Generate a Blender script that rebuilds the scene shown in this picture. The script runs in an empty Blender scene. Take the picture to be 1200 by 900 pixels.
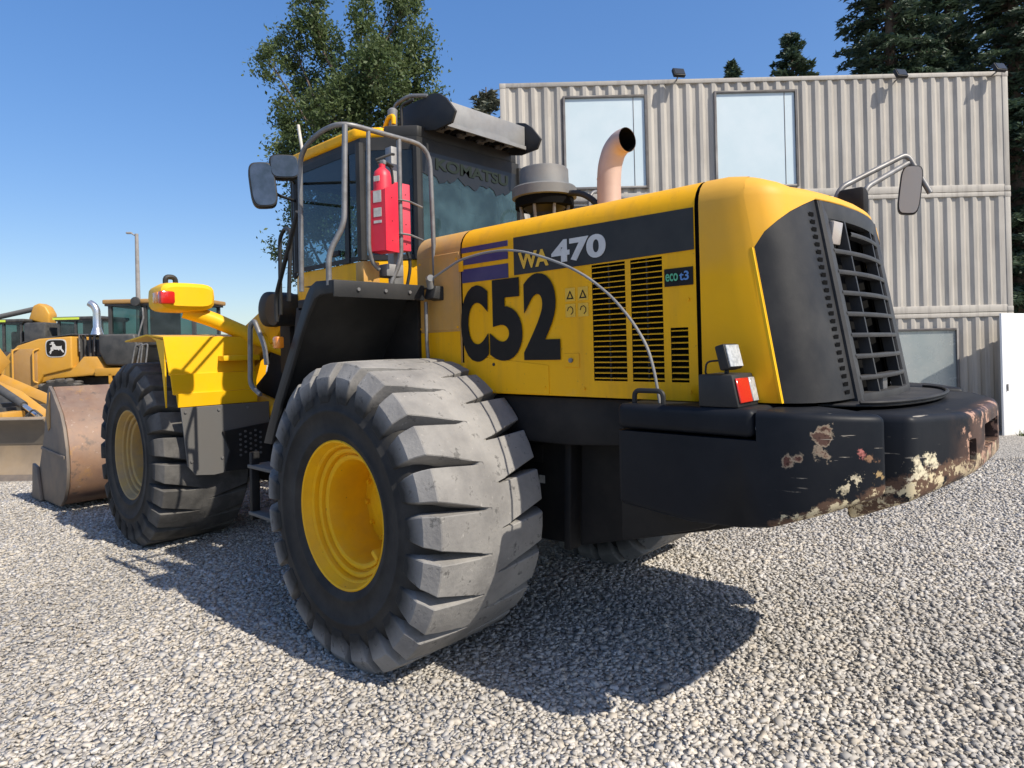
import bpy, bmesh, math, random
import numpy as np
from mathutils import Vector, Matrix
random.seed(7); RNG = np.random.default_rng(7)
R = math.radians; PI = math.pi
scene = bpy.context.scene
col = scene.collection
# ------------------------------------------------------------------ camera
F_PX, YAW, ROLL = 765.0, R(46.8), -R(1.42)
CAM = Vector((-3.09, 3.38, 1.668))
FW = Vector((math.cos(YAW), -math.sin(YAW), 0)); RT = Vector((-math.sin(YAW), -math.cos(YAW), 0)); UP = Vector((0, 0, 1))
cr, sr = math.cos(ROLL), math.sin(ROLL)
R2 = cr*RT + sr*UP; U2 = -sr*RT + cr*UP
cam = bpy.data.cameras.new('Camera'); camo = bpy.data.objects.new('Camera', cam); col.objects.link(camo)
cam.sensor_width = 36; cam.lens = F_PX/1200*36; cam.shift_y = -42/1200; cam.clip_end = 2000; cam.clip_start = 0.05
camo.matrix_world = Matrix(((R2.x, U2.x, -FW.x, CAM.x), (R2.y, U2.y, -FW.y, CAM.y), (R2.z, U2.z, -FW.z, CAM.z), (0, 0, 0, 1)))
scene.camera = camo
# ------------------------------------------------------------------ sky and sun
SUN_EL, SUN_AZ = R(45), R(186.5)          # azimuth of the sun, from +X counter-clockwise
sv = Vector((math.cos(SUN_EL)*math.cos(SUN_AZ), math.cos(SUN_EL)*math.sin(SUN_AZ), math.sin(SUN_EL)))
world = bpy.data.worlds.new('World'); scene.world = world; world.use_nodes = True
wn = world.node_tree.nodes; wl = world.node_tree.links
bg = wn['Background']; sky = wn.new('ShaderNodeTexSky'); sky.sky_type = 'NISHITA'; sky.sun_disc = False
sky.sun_elevation = SUN_EL; sky.sun_rotation = math.atan2(sv.x, sv.y)
sky.altitude = 0; sky.air_density = 1.0; sky.dust_density = 1.1; sky.ozone_density = 4.0
gm = wn.new('ShaderNodeGamma'); gm.inputs[1].default_value = .6; hs = wn.new('ShaderNodeHueSaturation')   # the whole sky alike: a phone's deep blue
hs.inputs['Hue'].default_value = .513; hs.inputs['Saturation'].default_value = 1.60; hs.inputs['Value'].default_value = 1.58
wl.new(sky.outputs[0], gm.inputs[0]); wl.new(gm.outputs[0], hs.inputs['Color']); wl.new(hs.outputs[0], bg.inputs[0]); bg.inputs[1].default_value = 0.15
sun = bpy.data.lights.new('Sun', 'SUN'); sun.energy = 4.4; sun.angle = R(0.5); sun.color = (1.0, 0.93, 0.82)
suno = bpy.data.objects.new('Sun', sun); col.objects.link(suno)
suno.rotation_euler = (-sv).to_track_quat('-Z', 'Y').to_euler(); suno.location = (-10, -2, 12)
vs = scene.view_settings; vs.view_transform = 'Standard'; vs.look = 'None'; vs.exposure = 0.4; vs.gamma = 1.0; vs.use_curve_mapping = False

def at(px, V, z):                         # a spot on the plot: metres ahead of the photographer along the bearing of px
    p = CAM + FW*V + RT*((px-600)/F_PX*V); return Vector((p.x, p.y, z))
# ------------------------------------------------------------------ materials
def sock(n, *names):
    for k in names:
        if k in n.inputs: return n.inputs[k]
def mat(name, c, rough=.5, metal=0., c2=None, nscale=4., nlo=.4, nhi=.65, dust=0., dustc=(.42,.36,.29), dscale=6., bump=0., bscale=60., spec=.5, coat=0., streak=None, chips=None, zdust=None):
    m = bpy.data.materials.new(name); m.use_nodes = True
    N = m.node_tree.nodes; L = m.node_tree.links; b = N['Principled BSDF']
    b.inputs['Roughness'].default_value = rough; b.inputs['Metallic'].default_value = metal
    sock(b, 'Specular IOR Level', 'Specular').default_value = spec
    if coat: b.inputs['Coat Weight'].default_value = coat; b.inputs['Coat Roughness'].default_value = .12
    tc = N.new('ShaderNodeNewGeometry')
    def noise(scale, detail=6, vec=None, rough_=.6):
        n = N.new('ShaderNodeTexNoise'); n.inputs['Scale'].default_value = scale; n.inputs['Detail'].default_value = detail; n.inputs['Roughness'].default_value = rough_
        L.new(vec or tc.outputs['Position'], n.inputs['Vector']); return n.outputs['Fac']
    def ramp(f, lo, hi, a=0., z=1.):
        r = N.new('ShaderNodeMapRange'); r.inputs[1].default_value = lo; r.inputs[2].default_value = hi; r.inputs[3].default_value = a; r.inputs[4].default_value = z
        L.new(f, r.inputs[0]); return r.outputs[0]
    def mix(f, a, bb):
        x = N.new('ShaderNodeMix'); x.data_type = 'RGBA'
        if hasattr(f, 'node'): L.new(f, x.inputs[0])
        else: x.inputs[0].default_value = f
        for s, v in ((x.inputs[6], a), (x.inputs[7], bb)):
            if hasattr(v, 'node'): L.new(v, s)
            else: s.default_value = (*v, 1)
        return x.outputs[2]
    def mul(a, bb):
        x = N.new('ShaderNodeMath'); x.operation = 'MULTIPLY'
        for s, v in ((x.inputs[0], a), (x.inputs[1], bb)):
            if hasattr(v, 'node'): L.new(v, s)
            else: s.default_value = v
        return x.outputs[0]
    cur = mix(0., c, c)
    if c2: cur = mix(ramp(noise(nscale), nlo, nhi), c, c2)
    if streak:                                   # rain streaks: noise stretched along z
        mp = N.new('ShaderNodeMapping'); mp.inputs['Scale'].default_value = (9, 9, .7); L.new(tc.outputs['Position'], mp.inputs['Vector'])
        cur = mix(ramp(noise(1.3, 5, mp.outputs[0]), .5, .78, 0, streak[1]), cur, streak[0])
    if zdust:                                    # settled dust that thins out downwards with a ragged, wiped-off limit
        sz = N.new('ShaderNodeSeparateXYZ'); L.new(tc.outputs['Position'], sz.inputs[0])
        ad = N.new('ShaderNodeMath'); ad.operation = 'MULTIPLY_ADD'; L.new(noise(1.7, 4), ad.inputs[0]); ad.inputs[1].default_value = zdust[3]; L.new(sz.outputs[2], ad.inputs[2])
        cur = mix(mul(ramp(ad.outputs[0], zdust[0], zdust[1]), zdust[2]), cur, (.40,.27,.15))
    rsock = None
    if chips:                                    # (list of (colour, scale, lo, hi)) worn spots
        for cc, sc, lo, hi in chips: cur = mix(ramp(noise(sc, 8, None, .7), lo, hi), cur, cc)
    if dust:
        sx = N.new('ShaderNodeSeparateXYZ'); L.new(tc.outputs['Normal'], sx.inputs[0])
        up = ramp(sx.outputs[2], -.2, .9, .25, 1.)
        f = mul(mul(up, ramp(noise(dscale, 8), .3, .72)), dust)
        cur = mix(f, cur, dustc)
        rsock = ramp(f, 0, .6, rough, max(rough, .85))
    L.new(cur, b.inputs['Base Color'])
    if rsock is None: rsock = ramp(noise(nscale*3), .3, .7, max(.02, rough-.07), min(1, rough+.07))
    L.new(rsock, b.inputs['Roughness'])
    if bump:
        bp = N.new('ShaderNodeBump'); bp.inputs['Strength'].default_value = bump; bp.inputs['Distance'].default_value = .01
        L.new(noise(bscale), bp.inputs['Height']); L.new(bp.outputs[0], b.inputs['Normal'])
    return m
M = {}
DUST = (.40,.34,.27)
M['yellow'] = mat('loader_yellow', (.94,.465,.003), .48, c2=(.87,.415,.004), nscale=1.6, dust=.18, dustc=(.55,.36,.14), dscale=3.5, spec=.16, bump=.03, bscale=9, streak=((.52,.24,.03), .50), chips=[((.40,.20,.04), 34, .645, .70), ((.62,.36,.10), 2.4, .60, .85)])
M['yellow_rear'] = mat('loader_yellow_rear', (.94,.465,.003), .48, c2=(.87,.415,.004), nscale=1.6, dust=.15, dustc=(.55,.36,.14), dscale=3.5, spec=.16, bump=.03, bscale=9, zdust=(2.26,2.50,.34,.55))
M['yellow_bright'] = mat('fender_yellow', (.88,.50,.004), .45, c2=(.84,.465,.005), nscale=2.0, dust=.12, bump=.03, bscale=10, spec=.2)
M['yellow_tan'] = mat('dusty_yellow', (.66,.34,.05), .6, c2=(.52,.27,.06), nscale=2.5, dust=.6, dscale=4, streak=((.30,.20,.10), .5))
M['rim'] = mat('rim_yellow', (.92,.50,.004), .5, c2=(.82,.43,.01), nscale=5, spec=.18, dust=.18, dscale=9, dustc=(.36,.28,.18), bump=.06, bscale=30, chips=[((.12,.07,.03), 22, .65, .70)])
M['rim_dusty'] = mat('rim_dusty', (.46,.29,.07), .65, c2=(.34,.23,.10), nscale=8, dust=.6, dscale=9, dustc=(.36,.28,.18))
M['black'] = mat('black_paint', (.016,.017,.018), .5, c2=(.03,.03,.03), nscale=3, dust=.16, dscale=5, dustc=(.20,.18,.155), bump=.04, bscale=25, spec=.25)
M['chassis'] = mat('chassis_black', (.012,.012,.013), .6, c2=(.022,.021,.02), nscale=4, dust=.14, dscale=6, dustc=(.15,.13,.11), bump=.08, bscale=30, spec=.2)
M['plastic'] = mat('black_plastic', (.017,.017,.018), .5, c2=(.023,.023,.023), nscale=5, dust=.22, dscale=5, dustc=(.19,.175,.155), bump=.04, bscale=120, spec=.25)
M['greysteel'] = mat('grey_steel', (.20,.20,.20), .42, .35, c2=(.13,.125,.12), nscale=14, dust=.3, dscale=12, bump=.05, bscale=60)
M['alu'] = mat('dull_aluminium', (.25,.255,.255), .5, .25, c2=(.19,.19,.19), nscale=6, dust=.35, dscale=7, bump=.04, bscale=70)
M['greyflap'] = mat('grey_flap', (.10,.097,.092), .65, c2=(.075,.072,.068), nscale=5, dust=.55, dscale=5, dustc=(.27,.25,.22))
M['rubber'] = mat('tyre_rubber', (.020,.0195,.019), .8, c2=(.045,.042,.038), nscale=5, nlo=.42, nhi=.75, dust=.22, dscale=6, dustc=(.16,.145,.12), bump=.25, bscale=22, spec=.25)
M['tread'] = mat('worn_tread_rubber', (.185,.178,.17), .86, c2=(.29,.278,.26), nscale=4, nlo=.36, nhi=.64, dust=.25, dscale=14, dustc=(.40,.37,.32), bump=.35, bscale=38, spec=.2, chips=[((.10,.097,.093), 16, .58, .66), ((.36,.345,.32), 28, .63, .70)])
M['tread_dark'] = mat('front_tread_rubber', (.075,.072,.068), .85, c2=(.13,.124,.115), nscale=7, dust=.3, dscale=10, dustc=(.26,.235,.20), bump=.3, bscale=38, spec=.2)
M['red'] = mat('extinguisher_red', (.72,.012,.04), .42, c2=(.64,.012,.036), nscale=5, dust=.18)
M['red_pale'] = mat('faded_red', (.66,.05,.085), .5, c2=(.60,.04,.07), nscale=5, dust=.2)
M['decal_black'] = mat('decal_black', (.011,.010,.009), .6, c2=(.016,.014,.012), nscale=5, dust=.05, spec=.2)
M['decal_grey'] = mat('decal_charcoal', (.022,.024,.024), .5, c2=(.03,.031,.03), nscale=5, dust=.12, spec=.25)
M['decal_blue'] = mat('decal_blue', (.022,.016,.10), .5, c2=(.03,.022,.12), nscale=5, dust=.2)
M['decal_white'] = mat('decal_white', (.62,.60,.56), .5, c2=(.52,.50,.46), nscale=9)
M['decal_yellow'] = mat('decal_yellow', (.80,.47,.03), .5, c2=(.70,.40,.03), nscale=9)
M['decal_green'] = mat('decal_green', (.10,.42,.22), .5); M['decal_lightblue'] = mat('decal_lightblue', (.10,.24,.50), .5)
M['label_white'] = mat('label_white', (.6,.58,.52), .6, c2=(.45,.43,.38), nscale=30)
M['exhaust'] = mat('exhaust_pipe', (.55,.40,.33), .5, .1, c2=(.47,.33,.27), nscale=4, dust=.3, dscale=5, dustc=(.45,.34,.27))
M['soot'] = mat('soot', (.006,.006,.006), .95, spec=.05)
M['cwt'] = None
M['lens_red'] = mat('lens_red', (.55,.02,.015), .15, coat=.5); M['lens_orange'] = mat('lens_orange', (.8,.25,.02), .15, coat=.5)
M['lens_white'] = mat('lens_white', (.50,.51,.50), .12, c2=(.32,.33,.33), nscale=60, coat=.5)
M['mirror'] = mat('mirror_face', (.16,.18,.19), .08, .9, c2=(.10,.12,.12), nscale=9)
M['mirror_dull'] = mat('mirror_dusty', (.42,.37,.32), .45, .3)
M['beige'] = mat('container_beige', (.42,.388,.338), .6, c2=(.36,.332,.29), nscale=.8, dust=.15, bump=.04, bscale=14, streak=((.20,.18,.16), .7), chips=[((.17,.09,.05), 9, .69, .73)])
M['frame_dark'] = mat('window_frame', (.11,.10,.095), .5, c2=(.15,.14,.13), nscale=6)
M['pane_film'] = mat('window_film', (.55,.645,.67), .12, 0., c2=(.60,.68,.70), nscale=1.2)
M['pane_grey'] = mat('window_dusty', (.30,.345,.35), .18, .35, c2=(.36,.39,.385), nscale=2.2, dust=.35)
M['pane_dark'] = mat('window_dark', (.03,.035,.04), .08, 0)
M['white'] = mat('white_sheet', (.82,.82,.80), .5, c2=(.76,.76,.74), nscale=1.5)
M['bucket'] = mat('bucket_steel', (.18,.108,.078), .55, .2, c2=(.26,.145,.082), nscale=2.6, nlo=.38, nhi=.66, dust=.3, dscale=5, bump=.12, bscale=26, chips=[((.36,.19,.05), 3.2, .57, .70), ((.09,.062,.05), 9, .56, .66), ((.34,.26,.21), 15, .62, .69)])
M['bucket_side'] = mat('bucket_side_steel', (.13,.105,.085), .6, .15, c2=(.19,.14,.10), nscale=3.4, dust=.35, dscale=5, bump=.1, bscale=26)
M['jd_yellow'] = mat('ochre_yellow', (.58,.29,.025), .45, c2=(.52,.26,.03), nscale=2, dust=.25)
M['jd_tan'] = mat('ochre_panel', (.40,.22,.06), .55, c2=(.36,.20,.065), nscale=2, dust=.3)
M['jd_black'] = mat('machine_dark', (.03,.031,.031), .5, c2=(.05,.05,.048), nscale=4, dust=.4, dustc=(.24,.22,.19))
M['chrome'] = mat('bright_pipe', (.62,.62,.62), .25, .85)
M['hivis'] = mat('yellow_green_band', (.55,.66,.06), .5)
M['steel_blade'] = mat('blade_steel', (.25,.185,.12), .55, .15, c2=(.34,.245,.145), nscale=1.6, dust=.35, bump=.06, bscale=20)
M['steel_blade_dark'] = mat('blade_upper', (.15,.125,.095), .6, .2, c2=(.20,.165,.12), nscale=2, dust=.35)  # shaded copy of the blade steel
M['lampglass'] = M['lens_white']
M['bark'] = mat('bark', (.13,.095,.07), .9, c2=(.08,.06,.045), nscale=9, bump=.6, bscale=14)
M['concrete'] = mat('pole_concrete', (.30,.28,.26), .8, c2=(.24,.22,.2), nscale=4)
M['seat'] = mat('seat_fabric', (.03,.032,.035), .9)
M['pale_cloth'] = mat('pale_cloth', (.45,.62,.62), .8)
def glass(name, tint, gloss=.06, rough=.03):
    m = bpy.data.materials.new(name); m.use_nodes = True; N = m.node_tree.nodes; L = m.node_tree.links
    N.remove(N['Principled BSDF']); out = N['Material Output']
    t = N.new('ShaderNodeBsdfTransparent'); t.inputs[0].default_value = (*tint, 1)
    g = N.new('ShaderNodeBsdfGlossy'); g.inputs['Roughness'].default_value = rough; g.inputs[0].default_value = (.9,.95,1,1)
    d = N.new('ShaderNodeBsdfDiffuse'); d.inputs[0].default_value = (.16,.20,.21,1)
    fr = N.new('ShaderNodeFresnel'); fr.inputs[0].default_value = 1.5
    mx = N.new('ShaderNodeMixShader'); L.new(fr.outputs[0], mx.inputs[0]); L.new(t.outputs[0], mx.inputs[1]); L.new(g.outputs[0], mx.inputs[2])
    gg = N.new('ShaderNodeNewGeometry'); gn = N.new('ShaderNodeTexNoise'); gn.inputs['Scale'].default_value = 3.2; gn.inputs['Detail'].default_value = 6; L.new(gg.outputs['Position'], gn.inputs['Vector'])
    gr_ = N.new('ShaderNodeMapRange'); gr_.inputs[1].default_value = .35; gr_.inputs[2].default_value = .66; gr_.inputs[3].default_value = gloss*.45; gr_.inputs[4].default_value = gloss*1.5; L.new(gn.outputs['Fac'], gr_.inputs[0])
    m2 = N.new('ShaderNodeMixShader'); L.new(gr_.outputs[0], m2.inputs[0]); L.new(mx.outputs[0], m2.inputs[1]); L.new(d.outputs[0], m2.inputs[2])   # dust layer, blotchy to paint in reflections and trees seen through
    L.new(m2.outputs[0], out.inputs[0]); return m
M['glass'] = glass('cab_glass', (.74,.88,.90), .12)
M['film'] = mat('dark_film', (.012,.013,.014), .35)  # near-black for the shade painted on the rear glass
M['label_green'] = mat('label_green', (.020,.028,.025), .8, spec=.1)  # lettering colour darkened for the roof unit's shade over it
M['matte_grey'] = mat('matte_grey', (.135,.14,.14), .6, c2=(.10,.10,.10), nscale=5, dust=.35, dscale=6)
M['trim_grey'] = mat('grille_grey', (.030,.030,.031), .5, c2=(.045,.044,.043), nscale=8, dust=.22, dscale=6, dustc=(.20,.185,.17), spec=.3)
M['lens_dim'] = mat('lens_dim', (.42,.37,.33), .2)
M['glass_dark'] = glass('cab_glass_dark', (.38,.50,.55), .05)
M['glass_rear'] = glass('cab_glass_rear', (.74,.90,.92), .34)
M['glass_rear'].node_tree.nodes['Diffuse BSDF'].inputs[0].default_value = (.13,.235,.27,1)
M['glass_far'] = glass('far_glass', (.30,.45,.44), .14)

def worn_top(m, dark, lo=.70, hi=.803):                # rubber scuffed pale where it rolls on the ground, dark on the lug flanks
    N = m.node_tree.nodes; L = m.node_tree.links; b = N['Principled BSDF']; base = b.inputs['Base Color'].links[0].from_socket
    tc = N.new('ShaderNodeTexCoord'); sp = N.new('ShaderNodeSeparateXYZ'); L.new(tc.outputs['Object'], sp.inputs[0]); cb = N.new('ShaderNodeCombineXYZ')
    L.new(sp.outputs[0], cb.inputs[0]); L.new(sp.outputs[2], cb.inputs[2]); ln = N.new('ShaderNodeVectorMath'); ln.operation = 'LENGTH'; L.new(cb.outputs[0], ln.inputs[0])
    nz = N.new('ShaderNodeTexNoise'); nz.inputs['Scale'].default_value = 11; nz.inputs['Detail'].default_value = 6; L.new(tc.outputs['Object'], nz.inputs['Vector'])
    ma = N.new('ShaderNodeMath'); ma.operation = 'MULTIPLY_ADD'; L.new(nz.outputs['Fac'], ma.inputs[0]); ma.inputs[1].default_value = .06; L.new(ln.outputs['Value'], ma.inputs[2])
    mr = N.new('ShaderNodeMapRange'); mr.inputs[1].default_value = lo+.03; mr.inputs[2].default_value = hi+.03; L.new(ma.outputs[0], mr.inputs[0])
    x = N.new('ShaderNodeMix'); x.data_type = 'RGBA'; L.new(mr.outputs[0], x.inputs[0]); x.inputs[6].default_value = (*dark,1); L.new(base, x.inputs[7]); L.new(x.outputs[2], b.inputs['Base Color'])
worn_top(M['tread'], (.03,.029,.027), .63, .73); worn_top(M['tread_dark'], (.03,.029,.027), .66, .79)
def counterweight_mat():
    m = mat('counterweight_paint', (.0065,.0085,.0125), .45, c2=(.011,.013,.017), nscale=2.5, dust=.10, dscale=4, dustc=(.17,.155,.14), bump=.05, bscale=30, spec=.14)
    N = m.node_tree.nodes; L = m.node_tree.links; b = N['Principled BSDF']
    base = b.inputs['Base Color'].links[0].from_socket
    g = N.new('ShaderNodeNewGeometry'); sp = N.new('ShaderNodeSeparateXYZ'); L.new(g.outputs['Position'], sp.inputs[0])
    def mth(op, a, bb=None, cl=False):
        x = N.new('ShaderNodeMath'); x.operation = op; x.use_clamp = cl
        for s, v in zip(x.inputs, (a, bb)):
            if v is None: continue
            if hasattr(v, 'node'): L.new(v, s)
            else: s.default_value = v
        return x.outputs[0]
    def mr(f, lo, hi, a=0., z=1.):
        r = N.new('ShaderNodeMapRange'); r.inputs[1].default_value = lo; r.inputs[2].default_value = hi; r.inputs[3].default_value = a; r.inputs[4].default_value = z
        L.new(f, r.inputs[0]); return r.outputs[0]
    def nz(sc, det=8, ro=.65):
        n = N.new('ShaderNodeTexNoise'); n.inputs['Scale'].default_value = sc; n.inputs['Detail'].default_value = det; n.inputs['Roughness'].default_value = ro
        L.new(g.outputs['Position'], n.inputs['Vector']); return n.outputs['Fac']
    def spot(c, rad, wob=.05, sc=14):           # a scraped patch around a point with a ragged rim
        d = N.new('ShaderNodeVectorMath'); d.operation = 'DISTANCE'; L.new(g.outputs['Position'], d.inputs[0]); d.inputs[1].default_value = c
        return mr(mth('ADD', d.outputs['Value'], mth('MULTIPLY', mth('SUBTRACT', nz(sc), .5), wob*8)), rad+.006, rad-.006)
    def mixc(f, a, c):
        x = N.new('ShaderNodeMix'); x.data_type = 'RGBA'; L.new(f, x.inputs[0]); L.new(a, x.inputs[6]); x.inputs[7].default_value = (*c, 1); return x.outputs[2]
    low = mr(mth('ADD', mth('ADD', sp.outputs[2], mth('MULTIPLY', sp.outputs[0], .37)), -.2126), .15, .0)          # knocks along the low edge
    rear = mr(sp.outputs[0], -1.98, -2.16)
    edge = mth('MULTIPLY', low, rear)
    c = mixc(mr(mth('MULTIPLY', edge, nz(9, 9, .7)), .40, .47), base, (.115,.068,.046))
    c = mixc(mr(mth('MULTIPLY', edge, nz(16, 9, .75)), .50, .53), c, (.62,.52,.33))
    for q, rd, wb, sc_, cc_ in (((-2.312,.948,1.355),.020,.016,22,(.11,.058,.042)),((-2.308,.952,1.315),.024,.018,22,(.10,.055,.042)),((-2.305,.954,1.272),.018,.016,24,(.11,.06,.045)),((-2.19,.993,1.232),.012,.012,26,(.10,.045,.035)),((-2.225,.986,1.248),.009,.012,28,(.11,.05,.04)),
                                ((-2.405,.868,1.265),.009,.016,48,(.40,.14,.12)),((-2.43,.838,1.245),.012,.016,34,(.25,.14,.08)),((-2.40,.875,1.175),.012,.022,40,(.60,.52,.36)),((-2.44,.82,1.185),.012,.02,40,(.36,.25,.12)),((-2.36,.91,1.14),.012,.024,44,(.58,.50,.34)),
                                ((-2.575,.605,1.205),.038,.022,26,(.68,.60,.42)),((-2.55,.655,1.19),.040,.022,26,(.68,.60,.42)),((-2.52,.70,1.17),.030,.022,30,(.66,.58,.42))):
        if cc_[0] < .2: c = mixc(spot(q, rd+.004, wb, sc_), c, (.50,.40,.28))          # bare primer rim round a rusty patch
        c = mixc(spot(q, rd, wb, sc_), c, cc_); c = mixc(mth('MULTIPLY', spot(q, rd, wb, sc_), mr(nz(55, 8, .7), .50, .60)), c, tuple(v*.45 for v in cc_))
    rust = mth('MULTIPLY', mr(sp.outputs[0], -2.60, -2.65), mr(nz(6), .36, .56))
    c = mixc(mth('MULTIPLY', rust, .6), c, (.13,.075,.055))
    c = mixc(mr(mth('MULTIPLY', mr(sp.outputs[0], -2.56, -2.64), nz(20)), .55, .58), c, (.40,.24,.17))
    mp = N.new('ShaderNodeMapping'); mp.inputs['Rotation'].default_value = (.3,.9,.4); mp.inputs['Scale'].default_value = (3,3,60); L.new(g.outputs['Position'], mp.inputs['Vector'])   # fine scratches
    sn = N.new('ShaderNodeTexNoise'); sn.inputs['Scale'].default_value = 2.2; sn.inputs['Detail'].default_value = 3; L.new(mp.outputs[0], sn.inputs['Vector'])
    scr = mth('MULTIPLY', mth('MULTIPLY', mr(sn.outputs['Fac'], .685, .70), mr(nz(5), .50, .56)), mr(sp.outputs[0], -2.1, -2.3))
    c = mixc(mth('MULTIPLY', scr, .7), c, (.38,.34,.28))
    L.new(c, b.inputs['Base Color']); return m
M['cwt'] = counterweight_mat()

# ------------------------------------------------------------------ mesh helpers
def newobj(name, me, parent=None, loc=None):
    o = bpy.data.objects.new(name, me); col.objects.link(o)
    if parent: o.parent = parent
    if loc is not None: o.location = loc
    return o
def empty(name, loc=(0,0,0), rz=0.):
    o = bpy.data.objects.new(name, None); o.empty_display_size = .3; col.objects.link(o); o.location = loc; o.rotation_euler = (0,0,rz); return o
def tag(o, label=None, cat=None, group=None, kind=None):
    if label: o['label'] = label
    if cat: o['category'] = cat
    if group: o['group'] = group
    if kind: o['kind'] = kind
    return o
def shade(me, ang=38):
    me.polygons.foreach_set('use_smooth', [True]*len(me.polygons)); me.set_sharp_from_angle(angle=R(ang)); me.update()
class MB:
    def __init__(s): s.v = []; s.f = []
    def add(s, v, f): n = len(s.v); s.v += [tuple(p) for p in v]; s.f += [tuple(i+n for i in q) for q in f]; return s
    def box(s, x0, x1, y0, y1, z0, z1):
        x0, x1 = sorted((x0,x1)); y0, y1 = sorted((y0,y1)); z0, z1 = sorted((z0,z1))
        return s.add([(x0,y0,z0),(x1,y0,z0),(x1,y1,z0),(x0,y1,z0),(x0,y0,z1),(x1,y0,z1),(x1,y1,z1),(x0,y1,z1)],
                     [(3,2,1,0),(4,5,6,7),(0,1,5,4),(1,2,6,5),(2,3,7,6),(3,0,4,7)])
    def prism(s, poly, axis, a, b):
        n = len(poly); ar = sum(poly[i][0]*poly[(i+1)%n][1]-poly[(i+1)%n][0]*poly[i][1] for i in range(n))
        if ar < 0: poly = poly[::-1]
        a, b = min(a,b), max(a,b)
        mk = {'x': lambda p, t: (t,p[0],p[1]), 'y': lambda p, t: (p[0],t,p[1]), 'z': lambda p, t: (p[0],p[1],t)}[axis]
        v = [mk(p,a) for p in poly]+[mk(p,b) for p in poly]
        f = [tuple(range(n-1,-1,-1)), tuple(range(n,2*n))]+[(i,(i+1)%n,(i+1)%n+n,i+n) for i in range(n)]
        if axis == 'y': f = [q[::-1] for q in f]
        return s.add(v, f)
    def tube(s, pts, r, n=10, cap=True, rs=None, closed=False):
        P = [Vector(p) for p in pts]; m = len(P); v = []; f = []; prev = None
        for i in range(m):
            if closed: d = (P[(i+1)%m]-P[i-1])
            else: d = (P[min(i+1,m-1)]-P[max(i-1,0)])
            d.normalize()
            if prev is None:
                a = Vector((0,0,1)) if abs(d.z) < .9 else Vector((1,0,0)); u = d.cross(a).normalized()
            else: u = (prev-d*prev.dot(d)).normalized()
            prev = u; w = d.cross(u); rr = rs[i] if rs else r
            for k in range(n): t = 2*PI*k/n; v.append(P[i]+u*rr*math.cos(t)+w*rr*math.sin(t))
        for i in range(m if closed else m-1):
            j = (i+1)%m
            for k in range(n): f.append((i*n+k, i*n+(k+1)%n, j*n+(k+1)%n, j*n+k))
        if cap and not closed: f += [tuple(range(n-1,-1,-1)), tuple(range((m-1)*n, m*n))]
        return s.add(v, f)
    def cyl(s, a, b, r, n=20): return s.tube([a,b], r, n)
    def lathe(s, prof, c=(0,0,0), axis='y', n=48, close=False):      # prof: (r, h)
        v = []; f = []; m = len(prof)
        for k in range(n):
            t = 2*PI*k/n; ca, sa = math.cos(t), math.sin(t)
            for r, h in prof:
                if axis == 'y': v.append((c[0]+r*ca, c[1]+h, c[2]+r*sa))
                elif axis == 'z': v.append((c[0]+r*ca, c[1]+r*sa, c[2]+h))
                else: v.append((c[0]+h, c[1]+r*ca, c[2]+r*sa))
        for k in range(n):
            k2 = (k+1)%n
            for j in range(m if close else m-1):
                j2 = (j+1)%m; f.append((k*m+j, k*m+j2, k2*m+j2, k2*m+j))
        return s.add(v, f)
    def grid(s, rows):                                                 # rows of equally many points
        n = len(rows[0]); v = [p for r in rows for p in r]; f = []
        for i in range(len(rows)-1):
            for j in range(n-1): f.append((i*n+j, i*n+j+1, (i+1)*n+j+1, (i+1)*n+j))
        return s.add(v, f)
    def obj(s, name, m, parent=None, bevel=0, seg=2, loc=None, ang=38, fix=True, thick=0):
        me = bpy.data.meshes.new(name); me.from_pydata(s.v, [], s.f)
        bm = bmesh.new(); bm.from_mesh(me)
        bmesh.ops.remove_doubles(bm, verts=bm.verts, dist=1e-5)
        if fix: bmesh.ops.recalc_face_normals(bm, faces=bm.faces)
        if thick: bmesh.ops.solidify(bm, geom=bm.faces[:], thickness=thick)
        if bevel:
            ed = [e for e in bm.edges if len(e.link_faces) == 2 and e.calc_face_angle(0) > R(28)]
            bmesh.ops.bevel(bm, geom=ed, offset=bevel, segments=seg, profile=.5, affect='EDGES', clamp_overlap=True)
        bm.to_mesh(me); bm.free()
        if isinstance(m, str): m = M[m]
        me.materials.append(m); shade(me, ang)
        return newobj(name, me, parent, loc)
def arc(cx, cz, r, a0, a1, n): return [(cx+r*math.cos(R(a0+(a1-a0)*i/n)), cz+r*math.sin(R(a0+(a1-a0)*i/n))) for i in range(n+1)]
def bend(pts, rad=.08, n=5):                                           # round the corners of a polyline
    P = [Vector(p) for p in pts]; out = [P[0]]
    for i in range(1, len(P)-1):
        a, b, c = P[i-1], P[i], P[i+1]; d1 = (a-b); d2 = (c-b); r = min(rad, d1.length*.45, d2.length*.45)
        p0 = b+d1.normalized()*r; p1 = b+d2.normalized()*r
        for k in range(n+1): t = k/n; out.append(p0*(1-t)**2+b*2*t*(1-t)+p1*t*t)
    out.append(P[-1]); return out
def pipe(name, pts, r, m, parent, rad=.08, n=10): return MB().tube(bend(pts, rad), r, n).obj(name, m, parent)
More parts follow.
